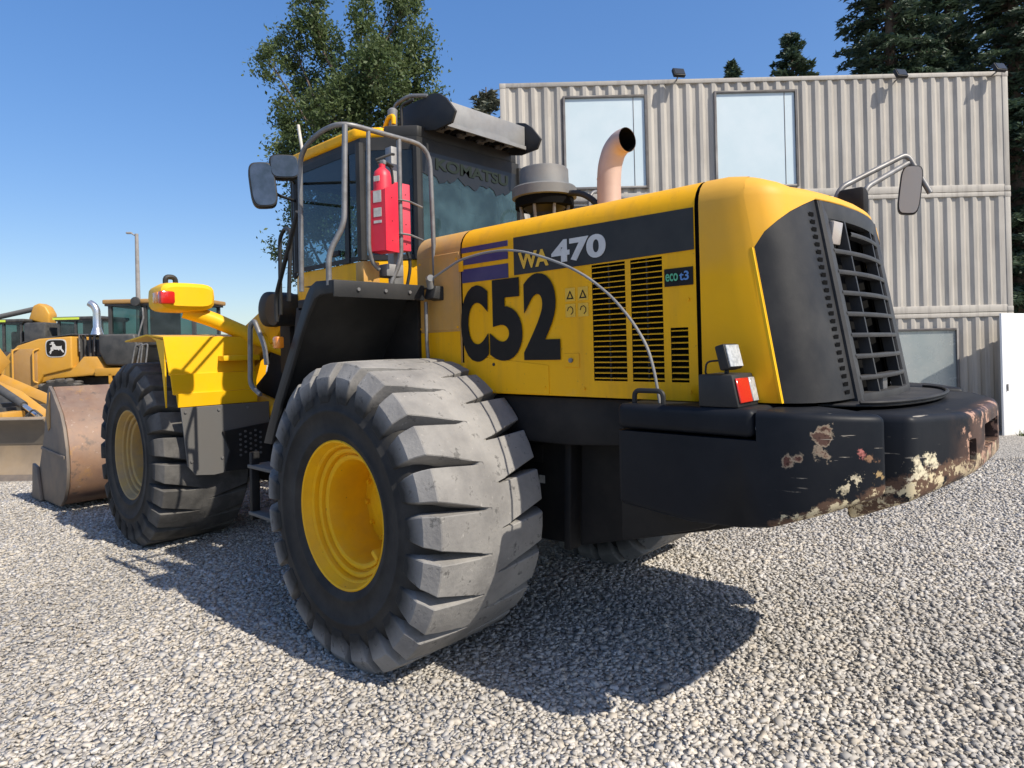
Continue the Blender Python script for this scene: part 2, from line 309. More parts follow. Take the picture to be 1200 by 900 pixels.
def holed_sheet(mb, u0, u1, w0, w1, holes, mk):                        # flat sheet with rectangular openings, as cells
    us = sorted({u0,u1,*[h[0] for h in holes],*[h[1] for h in holes]}); ws = sorted({w0,w1,*[h[2] for h in holes],*[h[3] for h in holes]})
    for i in range(len(us)-1):
        for j in range(len(ws)-1):
            cu, cw = (us[i]+us[i+1])/2, (ws[j]+ws[j+1])/2
            if any(h[0] < cu < h[1] and h[2] < cw < h[3] for h in holes): continue
            mb.add([mk(us[i],ws[j]),mk(us[i+1],ws[j]),mk(us[i+1],ws[j+1]),mk(us[i],ws[j+1])], [(0,1,2,3)])
    return mb
def text(name, s, m, parent, origin, right, up, size, width=None, offset=0., shear=0., sx=1., align='LEFT', space=1.):
    cu = bpy.data.curves.new(name, 'FONT'); cu.body = s; cu.size = 1; cu.offset = offset; cu.shear = shear; cu.extrude = .004; cu.resolution_u = 6; cu.space_character = space
    o = bpy.data.objects.new(name, cu); col.objects.link(o); bpy.context.view_layer.update()
    me = bpy.data.meshes.new_from_object(o.evaluated_get(bpy.context.evaluated_depsgraph_get()))
    bpy.data.objects.remove(o); co = np.array([v.co for v in me.vertices])
    lo = co.min(0); hi = co.max(0); h = hi[1]-lo[1]; k = size/h; kx = (width/(hi[0]-lo[0])) if width else k*sx
    right, up = Vector(right).normalized(), Vector(up).normalized(); nn = right.cross(up)
    for v in me.vertices:
        c = v.co; v.co = Vector(origin)+right*((c.x-lo[0])*kx)+up*((c.y-lo[1])*k)+nn*(c.z*.25+.0022)
    me.materials.clear(); me.materials.append(M[m]); me.name = name
    return newobj(name, me, parent)
def cut(o, cutters):
    for c in cutters:
        md = o.modifiers.new('b', 'BOOLEAN'); md.operation = 'DIFFERENCE'; md.object = c; md.solver = 'EXACT'
    bpy.context.view_layer.update()
    me = bpy.data.meshes.new_from_object(o.evaluated_get(bpy.context.evaluated_depsgraph_get()))
    o.modifiers.clear(); o.data = me; shade(me)
    for c in cutters: bpy.data.objects.remove(c)
    return o
def copy_tree(o, parent=None):
    c = o.copy(); col.objects.link(c); c.parent = parent
    for ch in list(o.children): copy_tree(ch, c)
    return c
# ================================================================== THE GROUND
def vdist(x, y): return (x-CAM.x)*FW.x+(y-CAM.y)*FW.y
def gz(x, y):
    t = np.clip((vdist(x, y)-7.0)/8.0, 0, 1); return -.40*t*t*(3-2*t)
def ground_mat():
    m = bpy.data.materials.new('gravel_bed'); m.use_nodes = True; N = m.node_tree.nodes; L = m.node_tree.links; b = N['Principled BSDF']
    b.inputs['Roughness'].default_value = .95; sock(b,'Specular IOR Level').default_value = .15
    g = N.new('ShaderNodeNewGeometry')
    vo = N.new('ShaderNodeTexVoronoi'); vo.inputs['Scale'].default_value = 42; L.new(g.outputs['Position'], vo.inputs['Vector'])
    r = N.new('ShaderNodeValToRGB'); L.new(vo.outputs['Color'], r.inputs[0])
    e = r.color_ramp.elements; e[0].color = (.12,.112,.10,1); e[1].color = (.66,.615,.545,1); e[1].position = .9
    n = N.new('ShaderNodeTexNoise'); n.inputs['Scale'].default_value = .5; n.inputs['Detail'].default_value = 5; L.new(g.outputs['Position'], n.inputs['Vector'])
    mr = N.new('ShaderNodeMapRange'); mr.inputs[1].default_value = .35; mr.inputs[2].default_value = .7; mr.inputs[3].default_value = .0; mr.inputs[4].default_value = .3; L.new(n.outputs['Fac'], mr.inputs[0])
    mx = N.new('ShaderNodeMix'); mx.data_type = 'RGBA'; L.new(mr.outputs[0], mx.inputs[0]); L.new(r.outputs[0], mx.inputs[6]); mx.inputs[7].default_value = (.47,.425,.365,1)
    L.new(mx.outputs[2], b.inputs['Base Color'])
    bp = N.new('ShaderNodeBump'); bp.inputs['Strength'].default_value = 1.0; bp.inputs['Distance'].default_value = .03; bp.invert = True
    L.new(vo.outputs['Distance'], bp.inputs['Height']); L.new(bp.outputs[0], b.inputs['Normal'])
    return m
rows = []
for rr in [0.01,1,2,3,4,5,6,7,8,9,10,11,12,13,14,15,16,17,18,20,24,30,45,80,160,400,900]:
    row = []
    for k in range(97):
        t = 2*PI*k/96; x = CAM.x+rr*math.cos(t); y = CAM.y+rr*math.sin(t); row.append((x, y, float(gz(x, y))-.003))
    rows.append(row)
g = MB().grid(rows).obj('ground', ground_mat()); tag(g, kind='structure')
if g.data.polygons[40].normal.z < 0: g.data.flip_normals()

def stones():
    n = 226000
    V = np.sqrt(RNG.uniform(1.75**2, 9.4**2, n)); Uo = RNG.uniform(-1, 1, n)*(.92*V+.45)
    keep = RNG.uniform(0, 1, n) < np.clip(1.34-.09*V, .45, 1); V = V[keep]; Uo = Uo[keep]
    x = CAM.x+FW.x*V+RT.x*Uo; y = CAM.y+FW.y*V+RT.y*Uo
    ico = np.array([(0,0,1)]+[(.894*math.cos(2*PI*k/5),.894*math.sin(2*PI*k/5),.447) for k in range(5)]+[(.894*math.cos(2*PI*(k+.5)/5),.894*math.sin(2*PI*(k+.5)/5),-.447) for k in range(5)]+[(0,0,-1)])
    icof = np.array([(0,1+k,1+(k+1)%5) for k in range(5)]+[(1+k,6+k,1+(k+1)%5) for k in range(5)]+[(1+(k+1)%5,6+k,6+(k+1)%5) for k in range(5)]+[(11,6+(k+1)%5,6+k) for k in range(5)])
    cub = np.array([(a,b,c) for a in (-1,1) for b in (-1,1) for c in (-1,1)])*.68
    cubf = np.array([(0,1,3),(0,3,2),(4,6,7),(4,7,5),(0,4,5),(0,5,1),(2,3,7),(2,7,6),(0,2,6),(0,6,4),(1,5,7),(1,7,3)])
    vs_, fs_, cs_ = [], [], []; off = 0
    for base, fc, sel in ((ico, icof, V < 2.6), (cub, cubf, V >= 2.6)):
        k = int(sel.sum()); nb = len(base)
        P = base[None]*(1+RNG.uniform(-.26,.26,(k,nb,1)))+RNG.uniform(-.14,.14,(k,nb,3))
        s = np.clip(RNG.lognormal(math.log(.0100), .34, k), .005, .022)
        P = P*np.stack([s*RNG.uniform(1.0,1.55,k), s*RNG.uniform(.8,1.15,k), s*RNG.uniform(.45,.72,k)], -1)[:,None]
        a = RNG.uniform(0, 2*PI, k); ti = RNG.uniform(-.40,.40,(k,2))
        P[...,2] += P[...,0]*ti[:,None,0]+P[...,1]*ti[:,None,1]
        X = P[...,0]*np.cos(a)[:,None]-P[...,1]*np.sin(a)[:,None]; Y = P[...,0]*np.sin(a)[:,None]+P[...,1]*np.cos(a)[:,None]
        z0 = gz(x[sel], y[sel])+RNG.uniform(-.006,.006,k)
        vv = np.stack([X+x[sel][:,None], Y+y[sel][:,None], P[...,2]+z0[:,None]], -1).reshape(-1,3)
        ff = (fc[None]+(np.arange(k)*nb)[:,None,None]+off).reshape(-1,3); off += len(vv)
        tone = np.clip(RNG.normal(.5,.16,k), 0, 1); warm = RNG.uniform(0,1,k)**2
        lum = .26+.37*tone
        c = np.stack([lum*(1.03+.05*warm), lum*(.975-.02*warm), lum*(.895-.12*warm), np.ones(k)], -1)
        vs_.append(vv); fs_.append(ff); cs_.append(np.repeat(c, nb, 0))
    v = np.concatenate(vs_).astype(np.float32); f = np.concatenate(fs_).astype(np.int32); c = np.concatenate(cs_).astype(np.float32)
    me = bpy.data.meshes.new('gravel'); me.vertices.add(len(v)); me.vertices.foreach_set('co', v.ravel())
    me.loops.add(f.size); me.loops.foreach_set('vertex_index', f.ravel()); me.polygons.add(len(f))
    me.polygons.foreach_set('loop_start', np.arange(0, f.size, 3, dtype=np.int32)); me.polygons.foreach_set('loop_total', np.full(len(f), 3, np.int32))
    me.update(calc_edges=True)
    at_ = me.color_attributes.new('stone', 'FLOAT_COLOR', 'POINT'); at_.data.foreach_set('color', c.ravel())
    m = bpy.data.materials.new('gravel_stone'); m.use_nodes = True; N = m.node_tree.nodes; L = m.node_tree.links; b = N['Principled BSDF']
    b.inputs['Roughness'].default_value = .85; sock(b,'Specular IOR Level').default_value = .25
    an = N.new('ShaderNodeVertexColor'); an.layer_name = 'stone'
    g_ = N.new('ShaderNodeNewGeometry'); nz = N.new('ShaderNodeTexNoise'); nz.inputs['Scale'].default_value = .55; nz.inputs['Detail'].default_value = 5; L.new(g_.outputs['Position'], nz.inputs['Vector'])
    mr = N.new('ShaderNodeMapRange'); mr.inputs[1].default_value = .35; mr.inputs[2].default_value = .7; mr.inputs[3].default_value = .82; mr.inputs[4].default_value = 1.14; L.new(nz.outputs['Fac'], mr.inputs[0])
    mx = N.new('ShaderNodeVectorMath'); mx.operation = 'SCALE'; L.new(an.outputs[0], mx.inputs[0]); L.new(mr.outputs[0], mx.inputs['Scale']); L.new(mx.outputs[0], b.inputs['Base Color'])
    me.materials.append(m); me.validate()
    return tag(newobj('gravel', me), 'loose light grey crushed gravel covering the yard', 'gravel', kind='stuff')
stones()

# ================================================================== CONTAINER BUILDING
CV = 14.06; CH = 2.59                                   # distance of the facade and height of one container
def fx(px): return (px-600)/F_PX*CV                      # metres along the facade
ROOTC = at(600, CV, 0); AX = -YAW-PI/2                   # local +X = facade to the right, local -Y = towards the photographer
def hz(px): return 408+(600-px)*.0248
def fz(px, py): return CAM.z-(py-hz(px))*CV/F_PX
XL, XR = fx(593), fx(1188); ZB = -.42
container_root_rot = (0, 0, math.atan2(RT.y, RT.x))
def corrugated(mb, x0, x1, z0, z1, holes):
    per = .278; dep = .045; xs = []; x = x0
    pat = [(0,0),(.072,0),(.14,dep),(.21,dep)]
    pts = []
    k = 0
    while True:
        base = x0+k*per
        for a, d in pat:
            if base+a >= x1: break
            pts.append((base+a, d))
        if base+per >= x1: break
        k += 1
    pts.append((x1, 0))
    xcut = sorted({h[i] for h in holes for i in (0,1)})
    zs = sorted({z0, z1, *[h[i] for h in holes for i in (2,3)]})
    def dat(x):
        for i in range(len(pts)-1):
            if pts[i][0] <= x <= pts[i+1][0]: t = (x-pts[i][0])/max(1e-6, pts[i+1][0]-pts[i][0]); return pts[i][1]*(1-t)+pts[i+1][1]*t
        return 0
    allx = sorted({p[0] for p in pts}|set(xcut)); P = [(x, dat(x)) for x in allx]
    for i in range(len(P)-1):
        for j in range(len(zs)-1):
            cx, cz = (P[i][0]+P[i+1][0])/2, (zs[j]+zs[j+1])/2
            if any(h[0] < cx < h[1] and h[2] < cz < h[3] for h in holes): continue
            mb.add([(P[i][0],P[i][1],zs[j]),(P[i+1][0],P[i+1][1],zs[j]),(P[i+1][0],P[i+1][1],zs[j+1]),(P[i][0],P[i][1],zs[j+1])], [(0,1,2,3)])
    return mb
def window(parent, x0, x1, z0, z1, pane, y=-.012, fw=.05, mull=None):
    f = MB()
    f.box(x0-fw,x0,y-.03,y+.06,z0-fw,z1+fw).box(x1,x1+fw,y-.03,y+.06,z0-fw,z1+fw).box(x0,x1,y-.03,y+.06,z0-fw,z0).box(x0,x1,y-.03,y+.06,z1,z1+fw)
    if mull: f.box(mull-.006,mull+.006,y+.002,y+.03,z0,z1)
    w = f.obj('window', 'frame_dark', parent, bevel=.004, seg=1)
    MB().box(x0,x1,y+.012,y+.024,z0,z1).obj('pane', pane, w)
def container(zb, label, holes, wins, x0=XL, x1=XR):
    e = empty('shipping_container', (ROOTC.x, ROOTC.y, 0)); e.rotation_euler = container_root_rot
    tag(e, label, 'container', 'stacked shipping containers'); zt = zb+CH-.012
    corrugated(MB(), x0+.12, x1-.12, zb+.15, zt-.09, holes).obj('corrugated_wall', 'beige', e, fix=False, ang=20)
    # other three sides and roof, closed box
    s = MB(); d = 2.4
    s.add([(x0+.05,.05,zb+.1),(x0+.05,d,zb+.1),(x0+.05,d,zt-.05),(x0+.05,.05,zt-.05)], [(0,1,2,3)]).add([(x1-.05,.05,zb+.1),(x1-.05,d,zb+.1),(x1-.05,d,zt-.05),(x1-.05,.05,zt-.05)], [(0,1,2,3)])
    s.add([(x0+.05,d-.02,zb+.1),(x1-.05,d-.02,zb+.1),(x1-.05,d-.02,zt-.05),(x0+.05,d-.02,zt-.05)], [(0,1,2,3)])
    s.obj('back_wall', 'beige', e, fix=False)
    MB().box(x0+.05,x1-.05,.03,d,zt-.03,zt-.01).obj('roof', 'beige', e)
    MB().box(x0+.05,x1-.05,.06,d-.05,zb+.08,zb+.12).obj('floor', 'frame_dark', e)
    MB().box(x0+.12,x1-.12,-.012,.05,zt-.09,zt).obj('top_rail', 'beige', e, bevel=.006)
    MB().box(x0+.12,x1-.12,-.012,.06,zb,zb+.15).obj('bottom_rail', 'beige', e, bevel=.006)
    for a, b in ((x0, x0+.12), (x1-.12, x1)):
        MB().box(a,b,-.014,.12,zb,zt).obj('corner_post', 'beige', e, bevel=.012)
        for za in (zb+.0, zt-.115): MB().box(a-.006,b+.006,-.02,.13,za,za+.115).obj('corner_casting', 'beige', e, bevel=.01)
    for w in wins: window(e, *w)
    return e
def rect(pxl, pxr, pyt, pyb): return (fx(pxl), fx(pxr), fz((pxl+pxr)/2, pyb), fz((pxl+pxr)/2, pyt))
w1 = rect(669,762,115,219); w2 = rect(846,938,109,217); w3 = rect(676,743,238,300); w4 = rect(1040,1120,388,484)
Z2 = fz(890, 90)-CH; Z1 = Z2-CH; Z0 = Z1-CH
pad = .05
H = lambda w: (w[0]-pad, w[1]+pad, w[2]-pad, w[3]+pad)
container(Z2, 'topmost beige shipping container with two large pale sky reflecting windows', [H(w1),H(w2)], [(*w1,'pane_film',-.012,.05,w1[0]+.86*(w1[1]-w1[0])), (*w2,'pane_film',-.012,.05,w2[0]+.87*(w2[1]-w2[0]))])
container(Z1, 'beige shipping container in the middle of the stack, one small dark window', [H(w3)], [(*w3,'pane_dark')])
container(Z0, 'lowest beige shipping container with a dusty grey window near the white cabinet', [H(w4)], [(*w4,'pane_grey')])
def local(px, y, z): v = ROOTC+RT*fx(px)-FW*(-y)*0; p = ROOTC+RT*fx(px)+FW*y; return Vector((p.x, p.y, z))
def floodlight(px, py, lab):
    e = empty('floodlight', local(px, -.02, fz(px, py))); e.rotation_euler = container_root_rot
    tag(e, lab, 'floodlight', 'floodlights along the container roof')
    MB().tube([(0,.04,-.05),(0,-.16,-.02)], .015, 8).obj('bracket', 'greysteel', e)
    b = MB().box(-.13,.13,-.04,.04,-.10,.10).obj('housing', 'plastic', e, bevel=.012, loc=(0,-.20,.03)); b.rotation_euler = (R(-28),0,R(12))
    MB().box(-.11,.11,-.05,-.043,-.08,.08).obj('lens', 'pane_dark', b)
floodlight(800, 92, 'small floodlight on the top container rail between the two pale windows')
floodlight(1056, 93, 'small floodlight on the top container rail right of both pale windows')
floodlight(1170, 86, 'small floodlight on the top container rail at the corner post by the conifers')
# white cabinet past the end of the containers, its door swung open in front of the lowest container
hx = 11.30; e = empty('white_cabinet', (ROOTC+RT*hx)[:2]+(-.40,)); e.rotation_euler = container_root_rot
tag(e, 'plain white steel cabinet whose white door stands open beside the dusty window', 'cabinet')
zt = CAM.z-(366-hz(1180))*13.3/F_PX+.40
MB().box(0,1.4,-.10,.9,.05,zt).obj('body', 'white', e, bevel=.012); MB().box(.03,1.37,-.07,.87,0,.05).obj('plinth', 'frame_dark', e)
dr = MB().box(-1.56,0,-.03,.012,.03,zt-.02).obj('door', 'white', e, bevel=.006, loc=(-.01,-.12,0)); dr.rotation_euler = (0,0,R(27))
MB().box(-1.44,-1.41,-.06,-.031,.95,1.09).obj('handle', 'greysteel', dr, bevel=.005)
for z in (.3,zt-.4): MB().cyl((0,-.01,z),(0,-.01,z+.12),.018,10).obj('hinge', 'greysteel', dr)
# weeds at its foot
gv = MB()
for i in range(900):
    px = random.uniform(1150, 1235); y = random.uniform(-1.25,-.93); p = local(px, y, 0); p.z = float(gz(p.x, p.y))-.01
    h = random.uniform(.05,.16); a = random.uniform(0, 2*PI); w = random.uniform(.006,.014); dx, dy = math.cos(a)*w, math.sin(a)*w; lx, ly = random.uniform(-.07,.07), random.uniform(-.07,.07)
    gv.add([(p.x-dx,p.y-dy,p.z),(p.x+dx,p.y+dy,p.z),(p.x+lx,p.y+ly,p.z+h)], [(0,1,2)])
M['grass'] = mat('weed_green', (.06,.10,.025), .8, c2=(.11,.13,.04), nscale=4)
tag(gv.obj('weeds', 'grass', fix=False), 'low green weeds growing at the foot of the white cabinet', 'weeds', kind='stuff')
# ================================================================== THE WHEEL LOADER
LD = empty('wheel_loader'); tag(LD, 'big yellow wheel loader with black counterweight and C52 painted on its hood', 'wheel loader')
TR, TZ, WB = .815, .795, 3.45; HW = .385; YC = 1.105      # tyre radius, axle height, wheelbase, tyre half width, track half
def casing_profile():
    half = [(.385,.345),(.40,.372),(.425,.380),(.432,.390),(.446,.390),(.452,.384),(.50,.394),(.545,.398),(.55,.404),(.562,.404),(.567,.398),(.60,.396),(.64,.388),(.675,.372),(.70,.34),(.715,.28),(.718,.10),(.72,.06),(.72,0)]
    return [(r,-h) for r, h in half]+[(r,h) for r, h in half[::-1][1:]]
def lug_mesh(side, worn, seed):
    rr = random.Random(seed)
    prof = [(-.028,.8158+.0002*side),(.10,.8158),(.25,.8145),(.350,.810),(.374,.7725),(.398,.735),(.403,.665),(.399,.600)]       # (y, r) of the outer face
    bot  = [(-.028,.715),(.10,.715),(.25,.715),(.31,.708),(.340,.69),(.362,.665),(.378,.635),(.390,.595)]
    aw = [.1374,.124,.106,.096,.0945,.093,.086,.070]; sk = [-.065,-.045,-.01,.012,.02,.024,.026,.026]                # half angle and sweep
    v = []; n = len(prof)
    for (y, r), (yb, rb), w, s_ in zip(prof, bot, aw, sk):
        w *= 1+(rr.uniform(-.02,.02) if y > 0 else 0)
        for (yy, q, ww) in ((yb,rb,w+.016),(y,r,w),(y,r+.0010,0),(y,r,-w),(yb,rb,-w-.016)):
            t = s_+ww; v.append((q*math.sin(t), yy*side, q*math.cos(t)))
    f = []
    for i in range(n-1):
        for k in range(4): f.append((i*5+k, i*5+k+1, (i+1)*5+k+1, (i+1)*5+k))
    f += [tuple((n-1)*5+k for k in range(5))]
    me = bpy.data.meshes.new('tread_lug'); me.from_pydata(v, [], f); bm = bmesh.new(); bm.from_mesh(me); bmesh.ops.recalc_face_normals(bm, faces=bm.faces)
    ed = [e for e in bm.edges if len(e.link_faces) == 2 and e.calc_face_angle(0) > R(35) and min(abs(v.co.y) for v in e.verts) > .06]
    bmesh.ops.bevel(bm, geom=ed, offset=.0042, segments=1, profile=.5, affect='EDGES', clamp_overlap=True)
    bm.to_mesh(me); bm.free(); me.materials.append(M[worn]); shade(me, 17); return me
def make_wheel(name, treadm, rimm):
    hub = MB()
    hub.lathe([(0,.07),(.10,.07),(.115,.06),(.16,.055),(.175,.03),(.20,.025),(.262,.02),(.268,.0),(.268,-.02),(0,-.02)], n=40)
    w = hub.obj(name, rimm, LD)
    for k in range(12):
        a = 2*PI*k/12; MB().cyl((.232*math.cos(a),.02,.232*math.sin(a)), (.232*math.cos(a),.043,.232*math.sin(a)), .014, 6).obj('wheel_nut', rimm, w)
    rim = MB().lathe([(.262,.0),(.268,.18),(.272,.25),(.280,.282),(.290,.290),(.304,.290),(.310,.276),(.318,.276),(.320,.304),(.328,.312),(.342,.312),(.346,.300),(.352,.300),(.354,.332),(.360,.340),(.374,.344),(.386,.356),(.395,.376),(.398,.388),(.392,.393),(.384,.388),(.374,.360),(.366,.345),(.355,.300),(.35,-.34),(.39,-.385),(.375,-.39),(.34,-.35),(.32,-.3),(.30,.0)], n=72, close=True)
    rim.obj('rim', rimm, w, ang=24, loc=(0,-.020,0))
    MB().box(-.030,.030,.255,.318,-.015,.015).obj('lock_clip', rimm, w, bevel=.006, loc=(-.215,0,-.205)).rotation_euler = (0,R(-45),0)
    MB().lathe(casing_profile(), n=96, close=False).obj('tyre', 'rubber', w, ang=60)
    MB().lathe([(.715,-.085),(.800,-.060),(.8125,-.045),(.8130,0),(.8125,.045),(.800,.060),(.715,.085)], n=96).obj('tread_centre', treadm, w, ang=50)
    NL = 23; ml = [lug_mesh(1, treadm, 3), lug_mesh(1, treadm, 4)]; mr_ = [lug_mesh(-1, treadm, 5), lug_mesh(-1, treadm, 6)]
    for k in range(NL):
        for ms, dphi in ((ml, 0), (mr_, .5)):
            o = newobj('tread_lug', ms[(k*7+k//3) % 2], w); o.rotation_euler = (0, 2*PI*(k+dphi)/NL, 0)
    return w
wr = make_wheel('wheel', 'tread', 'rim'); wr.location = (0, YC, TZ); wr.rotation_euler = (0, .10, 0); wr.scale = (1.012,1,1.012)
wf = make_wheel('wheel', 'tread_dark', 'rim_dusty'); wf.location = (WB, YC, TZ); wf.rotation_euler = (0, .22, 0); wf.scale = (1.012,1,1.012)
for src, x in ((wr, 0), (wf, WB)):
    c = copy_tree(src, LD); c.location = (x, -YC, TZ); c.rotation_euler = (0, 1.1, PI)

# --- chassis
MB().lathe([(.17,-.62),(.17,-.4),(.23,-.25),(.27,0),(.23,.25),(.17,.4),(.17,.62)], c=(0,0,TZ), n=24).obj('rear_axle', 'chassis', LD)
MB().lathe([(.17,-.62),(.17,-.4),(.23,-.25),(.27,0),(.23,.25),(.17,.4),(.17,.62)], c=(WB,0,TZ), n=24).obj('front_axle', 'chassis', LD)
fr = [(.95,1.55),(.95,.62),(.45,.50),(-.86,.56),(-1.72,.80),(-2.25,1.02),(-2.25,1.30),(-1.6,1.42),(-.9,1.42)]
MB().prism(fr,'y',-.5,.5).obj('rear_frame', 'chassis', LD, bevel=.02)
for s in (1,-1):
    MB().prism([(-.90,1.19),(-.875,.56),(-.83,.56),(-.855,1.19)],'y',s*.50,s*.60).obj('frame_rib', 'chassis', LD, bevel=.008)
    MB().prism([(-1.56,1.41),(-1.56,1.20),(-1.0,1.16),(.2,1.16),(.35,1.41)],'y',s*.5,s*.745).obj('side_beam', 'chassis', LD, bevel=.02)
    MB().box(-.62,-.52,s*.50,s*.512,1.0,1.1).obj('frame_bracket', 'chassis', LD, bevel=.006)
    MB().prism([(-2.2,1.38),(-2.2,1.1),(-1.75,.86),(-1.3,.72),(-1.3,1.38)],'y',s*.5,s*.74).obj('rear_side_plate', 'chassis', LD, bevel=.02)
MB().box(-.625,-.585,.503,.506,.88,.925).obj('sticker', 'label_white', LD)
# --- centre joint and front frame
for z in (.72, 1.32):
    MB().prism([(.9,-.35),(1.85,-.18),(1.85,.18),(.9,.35)],'z',z-.045,z+.045).obj('hinge_plate', 'chassis', LD, bevel=.01)
MB().cyl((1.725,0,.6),(1.725,0,1.45),.09,20).obj('hinge_pin', 'chassis', LD)
MB().prism([(1.6,.62),(2.1,.45),(3.9,.45),(4.05,.80),(3.5,1.15),(2.9,1.5),(2.62,2.12),(2.15,2.12),(1.95,1.5),(1.6,1.4)],'y',.36,.44).obj('front_frame_plate', 'chassis', LD, bevel=.012)
MB().prism([(1.6,.62),(2.1,.45),(3.9,.45),(4.05,.80),(3.5,1.15),(2.9,1.5),(2.62,2.12),(2.15,2.12),(1.95,1.5),(1.6,1.4)],'y',-.44,-.36).obj('front_frame_plate', 'chassis', LD, bevel=.012)
MB().box(1.7,3.8,-.36,.36,.5,.9).obj('front_frame', 'chassis', LD, bevel=.02)
for s in (1,-1):                                           # steering rams and hoses
    MB().cyl((.9,s*.52,1.0),(1.5,s*.50,.98),.055,14).obj('steering_ram', 'chassis', LD)
    MB().cyl((1.5,s*.50,.98),(2.05,s*.47,.97),.03,12).obj('ram_rod', 'chrome', LD)
# --- lift arms, crank and bucket
arm = [(2.32,2.16),(2.52,2.12),(3.6,1.72),(4.55,1.12),(5.22,.42),(5.24,.22),(5.02,.22),(4.2,.92),(3.3,1.42),(2.4,1.80),(2.22,1.95)]
for s in (1,-1):
    MB().prism(arm,'y',s*.50,s*.60).obj('lift_arm', 'yellow', LD, bevel=.015)
    MB().lathe([(0,.05),(.10,.05),(.15,.035),(.155,0),(.155,-.20),(0,-.20)], c=(2.36,s*.66,2.06), n=28).obj('pivot_hub', 'plastic', LD, bevel=.01)
    MB().cyl((2.05,s*.50,1.05),(3.2,s*.52,1.28),.085,18).obj('lift_ram', 'yellow', LD)
    MB().cyl((3.2,s*.52,1.28),(3.9,s*.54,1.34),.045,14).obj('ram_rod', 'chrome', LD)
MB().cyl((4.3,-.55,1.15),(4.3,.55,1.15),.12,20).obj('arm_cross_tube', 'yellow', LD)
MB().prism([(3.95,1.72),(4.2,1.78),(4.45,1.3),(4.4,.75),(4.15,.8),(4.1,1.3)],'y',-.12,.12).obj('bell_crank', 'yellow', LD, bevel=.015)
MB().cyl((2.35,0,1.55),(3.5,0,1.68),.10,18).obj('bucket_ram', 'yellow', LD); MB().cyl((3.5,0,1.68),(4.08,0,1.74),.05,14).obj('ram_rod', 'chrome', LD)
MB().cyl((4.28,0,.95),(5.15,0,.85),.06,14).obj('bucket_link', 'yellow', LD)
BW = 1.55
back = [(5.80,1.36),(5.70,1.30),(5.36,1.07),(5.24,.92),(5.15,.70),(5.12,.50),(5.17,.30),(5.28,.16),(5.44,.07),(5.7,.045)]
front = [(6.70,.03),(6.70,.05),(5.72,.075),(5.46,.10),(5.31,.185),(5.205,.315),(5.16,.50),(5.19,.69),(5.275,.90),(5.385,1.045),(5.72,1.27),(5.81,1.33)]
bk = MB().prism(back+front,'y',-BW,BW).obj('bucket', 'bucket', LD, bevel=.006, seg=1)
sidep = [(5.83,1.37),(5.70,1.31),(5.355,1.075),(5.235,.92),(5.145,.70),(5.115,.50),(5.165,.30),(5.275,.155),(5.44,.055),(6.50,.015),(6.54,.14),(6.10,.80),(5.90,1.30)]
for s in (1,-1):
    MB().prism(sidep,'y',s*(BW+.003),s*(BW+.035)).obj('bucket_side', 'bucket_side', bk, bevel=.006)
    MB().prism([(5.17,.60),(6.2,.62),(6.18,.655),(5.17,.635)],'y',s*(BW+.036),s*(BW+.052)).obj('wear_strip', 'bucket_side', bk, bevel=.004)
    MB().prism([(6.18,.02),(6.62,.0),(6.56,.42),(6.36,.40)],'y',s*(BW+.036),s*(BW+.07)).obj('corner_cutter', 'bucket_side', bk, bevel=.006)
    MB().prism([(5.76,1.30),(5.95,1.02),(5.86,.86),(5.78,.9)],'y',s*(BW+.036),s*(BW+.045)).obj('side_edge', 'jd_tan', bk)
MB().box(6.55,6.82,-BW-.05,BW+.05,-.005,.028).obj('cutting_edge', 'bucket_side', bk, bevel=.006)
for s in (1,-1): MB().prism([(4.98,.15),(5.16,.12),(5.2,.9),(5.0,.92)],'y',s*.49,s*.61).obj('bucket_ear', 'bucket_side', bk, bevel=.01)
